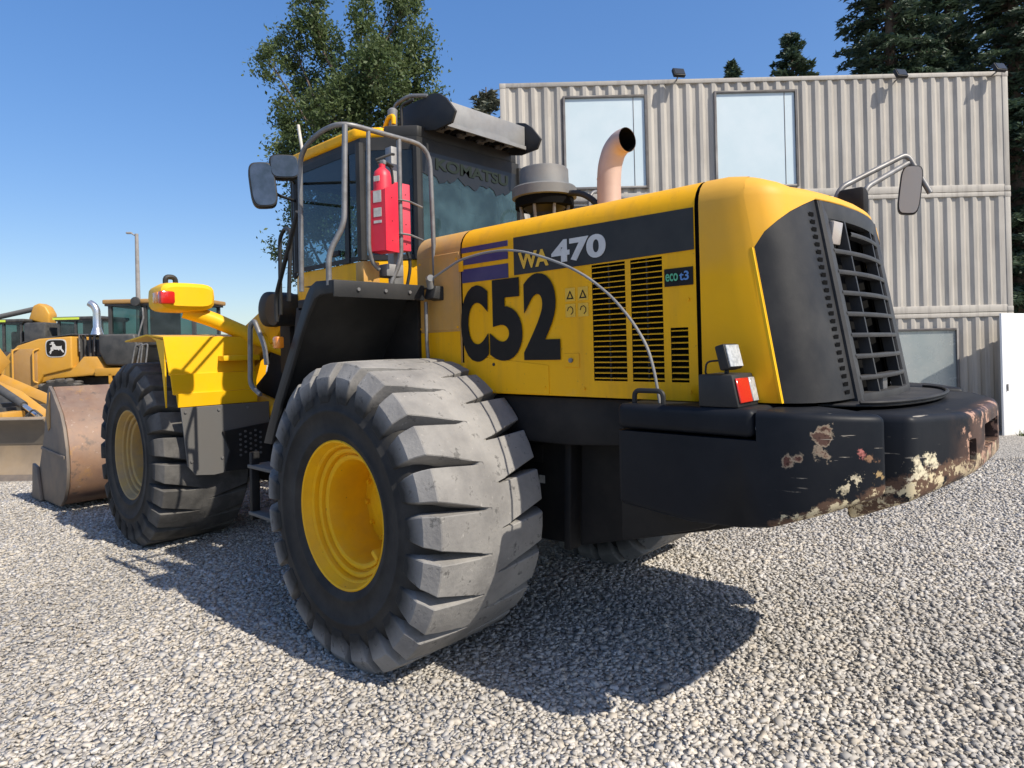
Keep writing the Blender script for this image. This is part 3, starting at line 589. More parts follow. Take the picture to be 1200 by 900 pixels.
# --- front fenders with flaps, head lamps on arms
for s in (1,-1):
    fe = MB().grid([[(2.56,s*1.365,1.25),(2.56,s*.70,1.25)],[(2.545,s*1.38,1.36),(2.545,s*.70,1.36)],[(2.565,s*1.40,1.365),(2.565,s*.70,1.365)],[(2.565,s*1.415,1.52),(2.565,s*.70,1.52)],[(2.585,s*1.42,1.525),(2.585,s*.70,1.525)],[(2.61,s*1.45,1.83),(2.61,s*.70,1.83)],[(2.95,s*1.47,1.86),(2.95,s*.70,1.86)],[(3.5,s*1.47,1.82),(3.5,s*.70,1.82)]])
    fo = fe.obj('front_fender', 'yellow_bright', LD, thick=.012, ang=25)
    if s == 1: MB().prism([(2.618,1.25),(2.618,1.80),(2.95,1.845),(2.80,1.80),(2.68,1.55)],'y',s*1.43,s*1.442).obj('fender_flange', 'yellow_bright', fo)
    MB().box(2.48,2.60,s*.70,s*1.02,1.62,1.665).obj('fender_step', 'yellow_bright', fo, bevel=.006)
    flap = [(s*1.355,1.245),(s*.60,1.245),(s*.60,.70),(s*1.10,.66),(s*1.25,.68),(s*1.31,.76)]
    hs = []
    fl = MB().prism(flap,'x',2.535,2.553).obj('mud_flap', 'greyflap', LD, bevel=.003, seg=1)
    MB().prism([(s*1.03,1.02),(s*.60,1.06),(s*.60,.66),(s*1.02,.68),(s*.97,.85)],'x',2.515,2.533).obj('flap_plate', 'chassis', fl, bevel=.003, seg=1)
    for i in range(5):
        for j in range(5): MB().cyl((2.505,s*(.70+.045*i),.80+.045*j+(.022 if i%2 else 0)),(2.5145,s*(.70+.045*i),.80+.045*j+(.022 if i%2 else 0)),.011,6).obj('perforation', 'greyflap', fl)
    for (y,z) in ((1.28,.80),(1.03,.80),(1.32,1.21),(.8,1.21),(1.05,1.21)): MB().cyl((2.525,s*y,z),(2.5345,s*y,z),.012,8).obj('bolt', 'greysteel', fl)
    # lamp
    prof = [(.0,.0)]
    hd = empty('head_lamp', (2.80,s*1.24,2.155)); hd.parent = LD
    body = []
    for t, hy, z0, z1 in ((-.20,.19,-.07,.09),(-.17,.215,-.10,.125),(-.05,.222,-.115,.135),(.12,.215,-.11,.12),(.20,.18,-.09,.09)):
        ring = []
        for k in range(20):
            a = 2*PI*k/20; cy = abs(math.cos(a))**.5*math.copysign(1,math.cos(a)); cz = abs(math.sin(a))**.5*math.copysign(1,math.sin(a))
            ring.append((t, hy*cy, (z0+z1)/2+(z1-z0)/2*cz))
        body.append(ring+[ring[0]])
    mbd = MB().grid(body); n0 = len(mbd.v); mbd.f.append(tuple(range(20))); mbd.f.append(tuple(n0-21+k for k in range(20)))
    mbd.obj('lamp_housing', 'yellow_bright', hd, ang=35)
    MB().box(-.232,-.150,s*.120,s*.236,-.058,.050).obj('turn_signal', 'lens_red', hd, bevel=.02)
    MB().box(-.14,-.03,s*.215,s*.232,-.045,.045).obj('side_marker', 'lens_orange', hd, bevel=.01)
    MB().box(.195,.212,-.15,.15,-.06,.07).obj('head_light', 'lens_white', hd, bevel=.01)
    MB().cyl((-.02,s*-.23,-.02),(-.02,s*-.19,-.02),.06,14).obj('pivot', 'plastic', hd)
    MB().tube(bend([(.02,s*.03,.10),(.02,s*.03,.19),(.02,s*.11,.19),(.02,s*.11,.12)],.04), .022, 8).obj('mirror_stay', 'plastic', hd)
    MB().tube(bend([(2.78,s*1.22,2.06),(2.72,s*1.02,1.99),(2.60,s*.62,1.79),(2.5,s*.44,1.7)],.1), .066, 16).obj('lamp_arm', 'yellow_bright', LD)
# --- tower clutter: hoses, work light, block
for k, (y0, z0) in enumerate(((.40,2.0),(.48,1.96),(.30,2.02),(.22,1.98))):
    pipe('hose', [(1.2,y0*.8,1.35),(1.7,y0,1.75+.05*k),(2.2,y0+.05,z0+.06),(2.7,y0-.1,1.95),(3.0,y0-.1,1.6)], .022, 'plastic', LD, .25)
MB().box(2.02,2.2,.46,.66,1.50,1.98).obj('valve_block', 'chassis', LD, bevel=.02)
MB().cyl((1.98,.40,2.02),(1.98,.72,2.02),.13,20).obj('arm_pin_cover', 'plastic', LD, bevel=.01) if False else None
MB().lathe([(0,.0),(.13,.0),(.135,-.02),(.135,-.26),(0,-.26)], c=(1.95,.84,2.03), n=24).obj('frame_pin', 'plastic', LD)
# --- rear counterweight
def cw_block(pts, zt, zbf, name, parent):
    n = len(pts); mb = MB(); ar = sum(pts[i][0]*pts[(i+1)%n][1]-pts[(i+1)%n][0]*pts[i][1] for i in range(n))
    if ar < 0: pts = pts[::-1]
    v = [(x,y,zbf(x,y)) for x,y in pts]+[(x,y,zt(x,y)) for x,y in pts]
    mb.add(v, [tuple(range(n-1,-1,-1)), tuple(range(n,2*n))]+[(i,(i+1)%n,n+(i+1)%n,n+i) for i in range(n)])
    return mb.obj(name, 'cwt', parent, bevel=.028, seg=4, ang=50)
corner = [(-1.465,1.0),(-1.8,1.0),(-2.02,1.0),(-2.12,.999),(-2.19,.993),(-2.26,.974),(-2.325,.938),(-2.385,.888),(-2.435,.838),(-2.472,.785)]
zbf = lambda x, y: (.980+(x+1.465)*.090) if x > -2.0 else .932+(-2.0-x)*.385
for s in (1,-1):
    blk = [(x,s*y) for x,y in corner]+[(-2.34,s*.72),(-2.1,s*.62),(-1.465,s*.62)]
    cb = cw_block(blk, lambda x,y: 1.416-max(0,-2.2-x)*.07, zbf, 'counterweight', LD)
    cut(cb, [MB().box(-1.40,-2.085,s*.55,s*1.1,1.300,1.6).obj('cutter', 'soot')])
    MB().box(-1.468,-2.077,s*.66,s*1.002,1.308,1.418).obj('box_lid', 'cwt', cb, bevel=.03, seg=4)
    MB().cyl((-2.076,s*.975,1.345),(-2.088,s*.975,1.345),.008,8).obj('hinge_pin', 'greysteel', cb)
    MB().tube(bend([(-1.535,s*.955,1.41),(-1.535,s*.955,1.472),(-1.675,s*.955,1.472),(-1.675,s*.955,1.41)],.03), .011, 8).obj('lid_handle', 'black', cb)
    # tail lamp on the lid
    tl = MB().prism([(-1.85,1.4185),(-2.015,1.4185),(-1.99,1.545),(-1.85,1.545)],'y',s*.79,s*.985).obj('tail_lamp_box', 'plastic', LD, bevel=.006)
    MB().prism([(-2.021,1.435),(-2.013,1.435),(-1.994,1.53),(-2.002,1.53)],'y',s*.862,s*.972).obj('tail_light', 'lens_red', tl, bevel=.003, seg=1)
    MB().prism([(-2.021,1.435),(-2.013,1.435),(-1.994,1.53),(-2.002,1.53)],'y',s*.805,s*.856).obj('reverse_light', 'lens_white', tl, bevel=.003, seg=1)
    wl_ = MB().box(-.022,.022,-.05,.05,-.05,.05).obj('work_light', 'plastic', LD, bevel=.008, loc=(-1.955,s*.93,1.612)); wl_.rotation_euler = (0,R(14),R(-8*s))
    MB().box(-.027,-.0225,-.043,.043,-.043,.043).obj('lens', 'lens_white', wl_)
    pipe('light_stay', [(-1.945,s*.93,1.54),(-1.945,s*.93,1.58)], .009, 'plastic', LD); pipe('light_cable', [(-1.93,s*.93,1.60),(-1.87,s*.95,1.595),(-1.865,s*.95,1.55),(-1.87,s*.94,1.54)], .004, 'plastic', LD, .03)
mid = [(-2.522,.672),(-2.555,.60),(-2.595,.51),(-2.628,.43),(-2.652,.36),(-2.667,.27),(-2.672,.14),(-2.672,0)]
mid = mid+[(x,-y) for x,y in mid[::-1][1:]]
cc = cw_block(mid+[(-2.30,-.70),(-2.30,.70)], lambda x,y: 1.388-max(0,-2.5-x)*.05, lambda x,y: .975+max(0,-2.30-x)*.46, 'centre_counterweight', LD)
def cutter(x0,x1,y0,y1,z0,z1): return MB().box(x0,x1,y0,y1,z0,z1).obj('cutter', 'soot', None, bevel=.01)
cut(cc, [cutter(-2.9,-2.52,.30,.37,1.185,1.275), cutter(-2.9,-2.50,-.22,.16,1.215,1.315)])
dk = [(-2.18,.62)]+[(-2.30-.20*math.cos(R(a)), .56*math.sin(R(a))) for a in range(84,-85,-12)]+[(-2.18,-.62)]
dko = MB().prism(dk,'z',1.400,1.412).obj('rear_deck', 'plastic', LD, bevel=.004)
MB().tube([(x,y,1.418) for x,y in dk[1:-1]], .008, 8).obj('deck_rim', 'plastic', dko)
# --- engine hood
HY = .80
def hood_section(x, y, zside0, r=.13, zs=2.25, crown=2.405):
    pts = [(x,y,zside0),(x,y,zs)]+[(x, y-r+r*math.cos(R(a)), zs+r*math.sin(R(a))) for a in (15,30,45,60,75,88)]
    return pts+[(x, y*.45, crown-.006),(x,0,crown)]
vents = [(-1.40,-1.21,1.50,2.06),(-1.595,-1.43,1.50,2.06),(-1.715,-1.63,1.50,1.74)]
for s in (1,-1):
    hb = MB(); X0, X1 = -.285, -1.757
    holed_sheet(hb, X1, X0, 1.42, 2.25, [(a,b,c,d) for a,b,c,d in vents], lambda u,w: (u,s*HY,w))
    A = [(x,s*y,z) for x,y,z in hood_section(X0, HY, 1.42)[1:]]; B = [(x,s*y,z) for x,y,z in hood_section(X1, HY, 1.42)[1:]]
    xs = [X0+(X1-X0)*i/6 for i in range(7)]
    hb.grid([[(x,s*y,z) for _,y,z in hood_section(x, HY, 1.42)[1:]] for x in xs])
    hb.add([(X1,s*HY,1.42),(X0,s*HY,1.42),(X0,s*(HY-.05),1.415),(X1,s*(HY-.05),1.415)], [(0,1,2,3)])
    ho = hb.obj('hood', 'yellow', LD, ang=30)
    for (a,b,c,d) in vents:
        v = MB().box(a-.01,b+.01,s*(HY-.045),s*(HY-.035),c-.01,d+.01).obj('side_vent', 'soot', ho)
        fb = MB()
        for (p,q,u,w) in ((a-.006,a,c,d),(b,b+.006,c,d)): fb.box(p,q,s*(HY-.035),s*(HY-.002),u,w)
        mm = (a+b)/2
        if b-a > .12: fb.box(mm-.004,mm+.004,s*(HY-.02),s*(HY-.004),c,d)
        fb.obj('vent_bar', 'decal_black', v)
        n = int(round((d-c)/.0255))
        sm = None
        for i in range(n):
            z = c+(i+.5)*(d-c)/n
            if sm is None:
                o = MB().prism([(s*(HY-.003),-.0028),(s*(HY-.003),.0012),(s*(HY-.016),.0042),(s*(HY-.016),.0008)],'x',a,b).obj('vent_slat', 'yellow', v, loc=(0,0,z)); sm = o.data
            else: newobj('vent_slat', sm, v, (0,0,z))
    # front cover panel by the cab, dusty
    fp = MB().grid([[(x,s*y,z) for _,y,z in hood_section(x, HY, 1.42, .13, 2.25-.0*(x+.27), 2.40)] for x in (-.272,-.15,0,.13)])
    fpo = fp.obj('front_cover', 'yellow_tan', LD, ang=30)
    MB().box(-.26,.125,s*HY,s*(HY+.004),1.43,1.775).obj('cover_panel', 'yellow', fpo, bevel=.002, seg=1)
    MB().box(-.26,.125,s*HY,s*(HY+.004),1.785,2.24).obj('cover_panel', 'yellow_tan', fpo, bevel=.002, seg=1)
    MB().prism([(-.29,1.425),(-.925,1.425),(-.925,1.575),(-.29,1.635)],'y',s*(HY+.0005),s*(HY+.004)).obj('access_panel', 'yellow', ho, bevel=.0015, seg=1)
    MB().box(-1.125,-1.03,s*HY,s*(HY+.004),1.565,1.635).obj('latch_plate', 'yellow', ho, bevel=.002, seg=1)
    MB().cyl((-1.075,s*(HY+.004),1.60),(-1.075,s*(HY+.014),1.60),.012,12).obj('latch', 'greysteel', ho)
    MB().cyl((-.53,s*(HY+.003),1.58),(-.53,s*(HY+.008),1.58),.009,10).obj('latch', 'black', ho)
    for bx_, bz_ in ((-.31,1.46),(-.90,1.46),(-.31,1.60),(-1.15,1.46),(-1.72,1.46),(-1.72,1.86),(-1.15,2.03),(-.24,1.80),(-.24,2.20),(.10,1.80),(.10,2.20),(.10,1.46),(-.24,1.46)): MB().cyl((bx_,s*(HY+.003),bz_),(bx_,s*(HY+.0085),bz_),.0075,6).obj('bolt', 'yellow', ho)
    for hz_ in (1.52,2.12):
        MB().box(-.30,-.262,s*(HY+.001),s*(HY+.010),hz_,hz_+.07).obj('hinge', 'yellow', ho, bevel=.003)
for x, w in ((-.2785,.006),(-1.767,.006)):                 # dark seams behind the joints
    pr = [(y,z) for _,y,z in hood_section(0, HY-.012, 1.42)]; pr = pr+[(-y,z) for y,z in pr[::-1][1:]]
    MB().prism([(y,z-.010) for y,z in pr],'x',x-.03,x+.03).obj('hood_seam', 'soot', LD)
MB().prism([(y,z) for y,z in ((-.78,1.43),(.78,1.43),(.78,2.22),(.6,2.36),(-.6,2.36),(-.78,2.22))],'x',.10,.128).obj('firewall', 'black', LD)
# rear of the hood: side curve > corner panel > grille
plan = [(-1.778,.800),(-1.95,.799),(-2.07,.793),(-2.112,.787),(-2.114,.7863),(-2.16,.768),(-2.205,.728),(-2.238,.665),(-2.258,.565),(-2.272,.435)]
grp = [(-2.295,.33),(-2.312,.2),(-2.32,0)]
shear = lambda z, i=9: .167*(z-1.4)*SW[min(9, min(i, 24-i))]
ARC = [0.]
for i_ in range(1, len(plan+grp)): ARC.append(ARC[-1]+(Vector((plan+grp)[i_])-Vector((plan+grp)[i_-1])).length)
def SM(d): t = min(1., max(0., (d-.10)/.75)); return t*t*(3-2*t)
SW = [SM((d-.0)*2.1+.10) for d in ARC]                    # how far each plan point shares the backward lean
def up_rows(pl, zlo, off=0., r=.115, zs=2.262):
    rows = []; n = len(pl); nor = []
    for i in range(n):
        a = Vector(pl[max(i-1,0)]); b = Vector(pl[min(i+1,n-1)]); d = (b-a).normalized(); nor.append(Vector((d.y,-d.x)) if True else None)
    def row(f): return [f(i) for i in range(n)]
    rows.append([(pl[i][0]+shear(zlo[i],i)+nor[i].x*off, pl[i][1]+nor[i].y*off, zlo[i]) for i in range(n)])
    for a in (0,18,36,54,72,88):
        o = off-r+r*math.cos(R(a))
        hv = lambda i: abs(r)*(1-.50*SM(ARC[min(i, n-1-i)]))
        rows.append([(pl[i][0]+shear(zs,i)+nor[i].x*o, pl[i][1]+nor[i].y*o, max(zs, zlo[i]+.004)+hv(i)*math.sin(R(a))) for i in range(n)])
    return rows
full = plan+grp; full_m = full+[(x,-y) for x,y in full[::-1][1:]]
nb = 4                                                     # the yellow side reaches to this plan point at its foot
def zbound(x, y):                                          # lower edge of the yellow cap
    i = min(range(len(full)), key=lambda k: abs(full[k][0]-x)+abs(full[k][1]-abs(y)))
    if i < nb: return 1.425
    if i >= 9: return 2.275
    return 2.05+(2.27-2.05)*((i-nb)/(9-nb))**.8
mbh = MB(); zl = [zbound(x,y) for x,y in full_m]; nn_ = []
rows = up_rows(full_m, zl, .004)
# make normals point outward: check with the first point
if rows[0][0][1] < .8: rows = up_rows(full_m, zl, -.004, -.115)
mbh.grid(rows)
top = rows[-1]; k_ = len(top)
ins = lambda x, y, z, f, dz: (max(x+.16*f, -1.778) if x > -1.9 else x+.30*f, y*(1-.55*f), min(2.402, z+dz))
mbh.grid([top, [ins(x,y,z,.18,.010) for x,y,z in top], [ins(x,y,z,.5,.022) for x,y,z in top], [ins(x,y,z,1.,.05) for x,y,z in top]])
hr = mbh.obj('hood_rear', 'yellow_rear', LD, ang=32)
MB().grid([[(-1.778,.79,2.385),(-1.778,-.79,2.385)],[(-2.0,.6,2.385),(-2.0,-.6,2.385)]]).obj('hood_top', 'yellow', hr) if False else None
for s in (1,-1):                                           # black corner panel with a column of slots
    cp = MB(); pl = full[nb:10]
    slots = []
    zs_ = [1.425+(2.30-1.425)*i/40 for i in range(41)]
    rws = []
    for i_, (x,y) in enumerate(pl):
        zt = zbound(x,y)+.02; rws.append([(x+shear(z,i_+nb), s*y, z) for z in [1.425+(zt-1.425)*i/12 for i in range(13)]])
    co_ = cp.grid(rws).obj('corner_panel', 'plastic', LD, ang=40)
    a, b = Vector(full[8]), Vector(full[9]); d = (b-a)
    sm = None
    for i in range(24):
        z = 1.455+i*.0325; c = a+d*.52
        nrm = Vector((d.y,-d.x)).normalized()
        if sm is None:
            q = MB()
            for t0, t1, o0 in ((.36,.68,.004),): q.add([(a.x+d.x*t0+nrm.x*o0, s*(a.y+d.y*t0+nrm.y*o0),-.0085),(a.x+d.x*t1+nrm.x*o0, s*(a.y+d.y*t1+nrm.y*o0),-.0085),(a.x+d.x*t1+nrm.x*o0, s*(a.y+d.y*t1+nrm.y*o0),.0085),(a.x+d.x*t0+nrm.x*o0, s*(a.y+d.y*t0+nrm.y*o0),.0085)], [(0,1,2,3)])
            o = q.obj('panel_slot', 'soot', co_, loc=(shear(z),0,z)); sm = o.data
        else: newobj('panel_slot', sm, co_, (shear(z),0,z))
    MB().grid([[(full[3][0]+shear(z,3)+.014, s*.7945, z) for z in (1.425,1.74,2.05)],[(full[3][0]+shear(z,3)+.002, s*.7955, z) for z in (1.425,1.74,2.05)],[(full[3][0]+shear(z,3)-.004, s*.783, z) for z in (1.425,1.74,2.05)]]).obj('panel_trim', 'yellow_bright', hr)
# grille
GY = .425
def gx(y): return -2.282-.044*(1-(abs(y)/GY)**2)
gr = MB()
def bar(mb, y0, y1, z, h, dep, n=12, out=.0):
    rows = []
    for i in range(n+1):
        y = y0+(y1-y0)*i/n; x = gx(y)+shear(z)-out
        rows.append([(x,y,z-h/2),(x-.004,y,z),(x,y,z+h/2),(x+dep,y,z+h/2),(x+dep,y,z-h/2),(x,y,z-h/2)])
    mb.grid(rows); return mb
fr_ = MB(); bar(fr_, -GY, GY, 2.235, .07, .05, 16); bar(fr_, -GY, GY, 1.415, .05, .06, 16)
for s in (1,-1):
    fr_.grid([[(gx(GY)+shear(z)+a, s*(GY+b), z) for a,b in ((0.,-.070),(-.010,-.064),(-.012,-.008),(.0,.004),(.05,.004),(.05,-.070),(.0,-.070))] for z in (1.39,1.6,1.9,2.27)])
go = fr_.obj('rear_grille', 'trim_grey', LD, ang=45)
for i in range(8):
    z = 1.505+i*.0915
    y1 = GY-.05
    bar(MB(), -y1, (y1 if i < 7 else .17), z, .019, .045, 14).obj('grille_bar', 'trim_grey', go, ang=50)
for y in (.20,-.20):
    MB().grid([[(gx(y)+shear(z)+a, y+b, z) for a,b in ((.004,-.008),(.004,.008),(.05,.008),(.05,-.008),(.004,-.008))] for z in (1.44,1.7,2.0,2.2)]).obj('grille_divider', 'trim_grey', go)
MB().grid([[(-2.20,-GY-.03,1.40),(-2.20,GY+.03,1.40)],[(-2.05,-GY-.03,2.30),(-2.05,GY+.03,2.30)]]).obj('radiator_core', 'soot', go)
bl = MB().prism([(.20,2.075),(.37,2.075),(.37,2.20),(.20,2.205)],'x',-2.14,-2.12).obj('lamp_plate', 'plastic', go, bevel=.004)
rw = MB().box(-.012,.012,-.046,.046,-.050,.050).obj('reverse_lamp', 'lens_dim', go, bevel=.006, loc=(-2.165,.295,2.14)); rw.rotation_euler = (0,R(-9),R(-6))
MB().box(.012,.05,-.06,.06,-.07,.07).obj('lamp_shell', 'plastic', rw, bevel=.006)
MB().prism([(.01,1.44),(.08,1.44),(.08,1.50),(.01,1.51)],'x',-2.29,-2.26).obj('grille_latch', 'greysteel', go, bevel=.004)
# --- decals on the hood (left and right)
for s in (1,-1):
    Y = s*(HY+.0045); rgt = (-s,0,0); upv = (0,0,1)
    X = (lambda xl, xr: xl) if s == 1 else (lambda xl, xr: xr)
    def plate(name, x0, x1, z0, z1, m, dy=0.): return MB().box(x0,x1,s*(HY+.0008),s*(HY+.0042+dy),z0,z1).obj(name, m, LD)
    MB().prism([(-.70,2.06),(-.70,2.262),(-1.752,2.252),(-1.752,2.072)],'y',s*(HY+.0008),s*(HY+.0045)).obj('model_band', 'decal_grey', LD)
    for z0, z1 in ((2.225,2.255),(2.155,2.20),(2.052,2.13)): plate('stripe', -.655,-.285,z0,z1,'decal_blue')
    z0 = 2.095
    text('lettering', 'WA', 'decal_yellow', LD, (X(-.735,-.945),s*(HY+.0045),2.088), rgt, upv, .088, .21, .035)
    text('lettering', '470', 'decal_white', LD, (X(-.965,-1.30),s*(HY+.0045),2.092), rgt, upv, .115, .335, .04)
    for ch, xa, xb, z_, h_ in (('C',-.272,-.495,1.595,.435),('5',-.507,-.752,1.600,.447),('2',-.762,-1.008,1.603,.452)):
        text('fleet_number', ch, 'decal_black', LD, (X(xa,xb),s*(HY+.005),z_), rgt, upv, h_, xa-xb, .045)
    e_ = plate('engine_badge', -1.745,-1.607,1.922,2.0,'decal_black')
    text('badge_lettering', 'eco', 'decal_green', LD, (X(-1.615,-1.735),s*(HY+.0047),1.944), rgt, upv, .034, .060, .015)
    text('badge_lettering', 't3', 'decal_lightblue', LD, (X(-1.682,-1.672),s*(HY+.0047),1.944), rgt, upv, .040, .045, .02)
    for i, x in enumerate((-1.045,-1.125)):
        for j, z in enumerate((1.895,1.815)):
            w = MB().box(x-.062,x,s*(HY+.0008),s*(HY+.003),z,z+.066).obj('warning_sticker', 'decal_yellow', LD)
            if j == 0: MB().add([(x-.008,s*(HY+.0045),z+.010),(x-.054,s*(HY+.0045),z+.010),(x-.031,s*(HY+.0045),z+.054),(x-.019,s*(HY+.0045),z+.016),(x-.043,s*(HY+.0045),z+.016),(x-.031,s*(HY+.0045),z+.042)],[(0,1,4,3),(1,2,5,4),(2,0,3,5)]).obj('warning_sign', 'decal_black', w, fix=False)
            else: MB().tube([(x-.031+.018*math.cos(t),s*(HY+.004),z+.033+.02*math.sin(t)) for t in [k*.9 for k in range(6)]],.0022,5).obj('warning_sign', 'decal_black', w)
# --- stack pipe, air intake, small things on the hood
ex = MB().tube(bend([(-.80,-.05,2.36),(-.80,-.05,2.70),(-.81,-.05,2.80),(-.845,-.05,2.885),(-.90,-.045,2.925),(-.955,-.035,2.926)],.09,6), .075, 24, cap=False).obj('exhaust_stack', 'exhaust', LD)
MB().tube([(-.80,-.05,2.7205),(-.80,-.05,2.7225)], .0755, 24).obj('pipe_collar', 'exhaust', ex)
MB().tube([(-.815,-.05,2.82),(-.845,-.05,2.885),(-.90,-.045,2.925),(-.9556,-.0349,2.9261)], .0700, 24, cap=False).obj('pipe_bore', 'soot', ex)
MB().lathe([(0,0),(.10,0),(.13,.02),(.13,.05),(0,.05)], c=(-.80,-.05,2.395), axis='z', n=24).obj('stack_base', 'black', ex)
ex.location = (.06,0,0)
ai = MB().lathe([(.175,2.66),(.198,2.665),(.198,2.725),(.190,2.735),(.155,2.738),(.152,2.745),(.150,2.85),(.143,2.862),(0,2.866)], c=(-.25,0,0), axis='z', n=40).obj('air_intake', 'matte_grey', LD, ang=35)
ai.scale = (1.1,1.1,1.0); ai.location = (.025,0,.005)
MB().lathe([(.09,2.39),(.09,2.56),(.13,2.60)], c=(-.25,0,0), axis='z', n=32).obj('intake_neck', 'plastic', ai)
MB().lathe([(.0,2.655),(.18,2.658),(.18,2.60),(.13,2.60)], c=(-.25,0,0), axis='z', n=40).obj('intake_screen', 'soot', ai)
for k in range(8):
    a = 2*PI*k/8+.3; MB().cyl((-.25+.125*math.cos(a),.125*math.sin(a),2.40),(-.25+.165*math.cos(a),.165*math.sin(a),2.665),.010,8).obj('intake_strut', 'greysteel', ai)
pipe('intake_hose', [(-.4,0,2.68),(-.55,-.02,2.66),(-.66,-.03,2.58),(-.72,-.03,2.42)], .02, 'black', LD, .1)
# right-hand mirror on a bent pipe arm
ma = empty('mirror_arm', (-1.96,-.70,2.36)); ma.parent = LD
def rel(p): return (p[0]+1.96, p[1]+.70, p[2]-2.36)
MB().tube(bend([rel(p) for p in ((-1.86,-.66,2.40),(-1.90,-.70,2.55),(-2.16,-1.10,2.77),(-2.27,-1.12,2.52))],.05), .016, 10).obj('arm_pipe', 'greysteel', ma)
MB().tube(bend([rel(p) for p in ((-2.0,-.70,2.40),(-2.03,-.72,2.53),(-2.165,-1.10,2.715),(-2.19,-1.11,2.70))],.05), .016, 10).obj('arm_pipe', 'greysteel', ma)
MB().box(-.08,.06,-.05,.05,0.02,.17).obj('arm_clamp', 'chassis', ma, bevel=.02)
mi = []
for k in range(24):
    a = 2*PI*k/24; mi.append((.058*abs(math.cos(a))**.45*math.copysign(1,math.cos(a)), .145*abs(math.sin(a))**.45*math.copysign(1,math.sin(a))))
mo = MB().prism(mi,'x',-.012,.035).obj('mirror_shell', 'plastic', ma, bevel=.006, loc=rel((-2.175,-1.09,2.55))); mo.rotation_euler = (R(7),0,R(-72))
MB().prism([(a*.9,b*.95) for a,b in mi],'x',-.0135,-.0122).obj('mirror_glass', 'mirror_dull', mo)
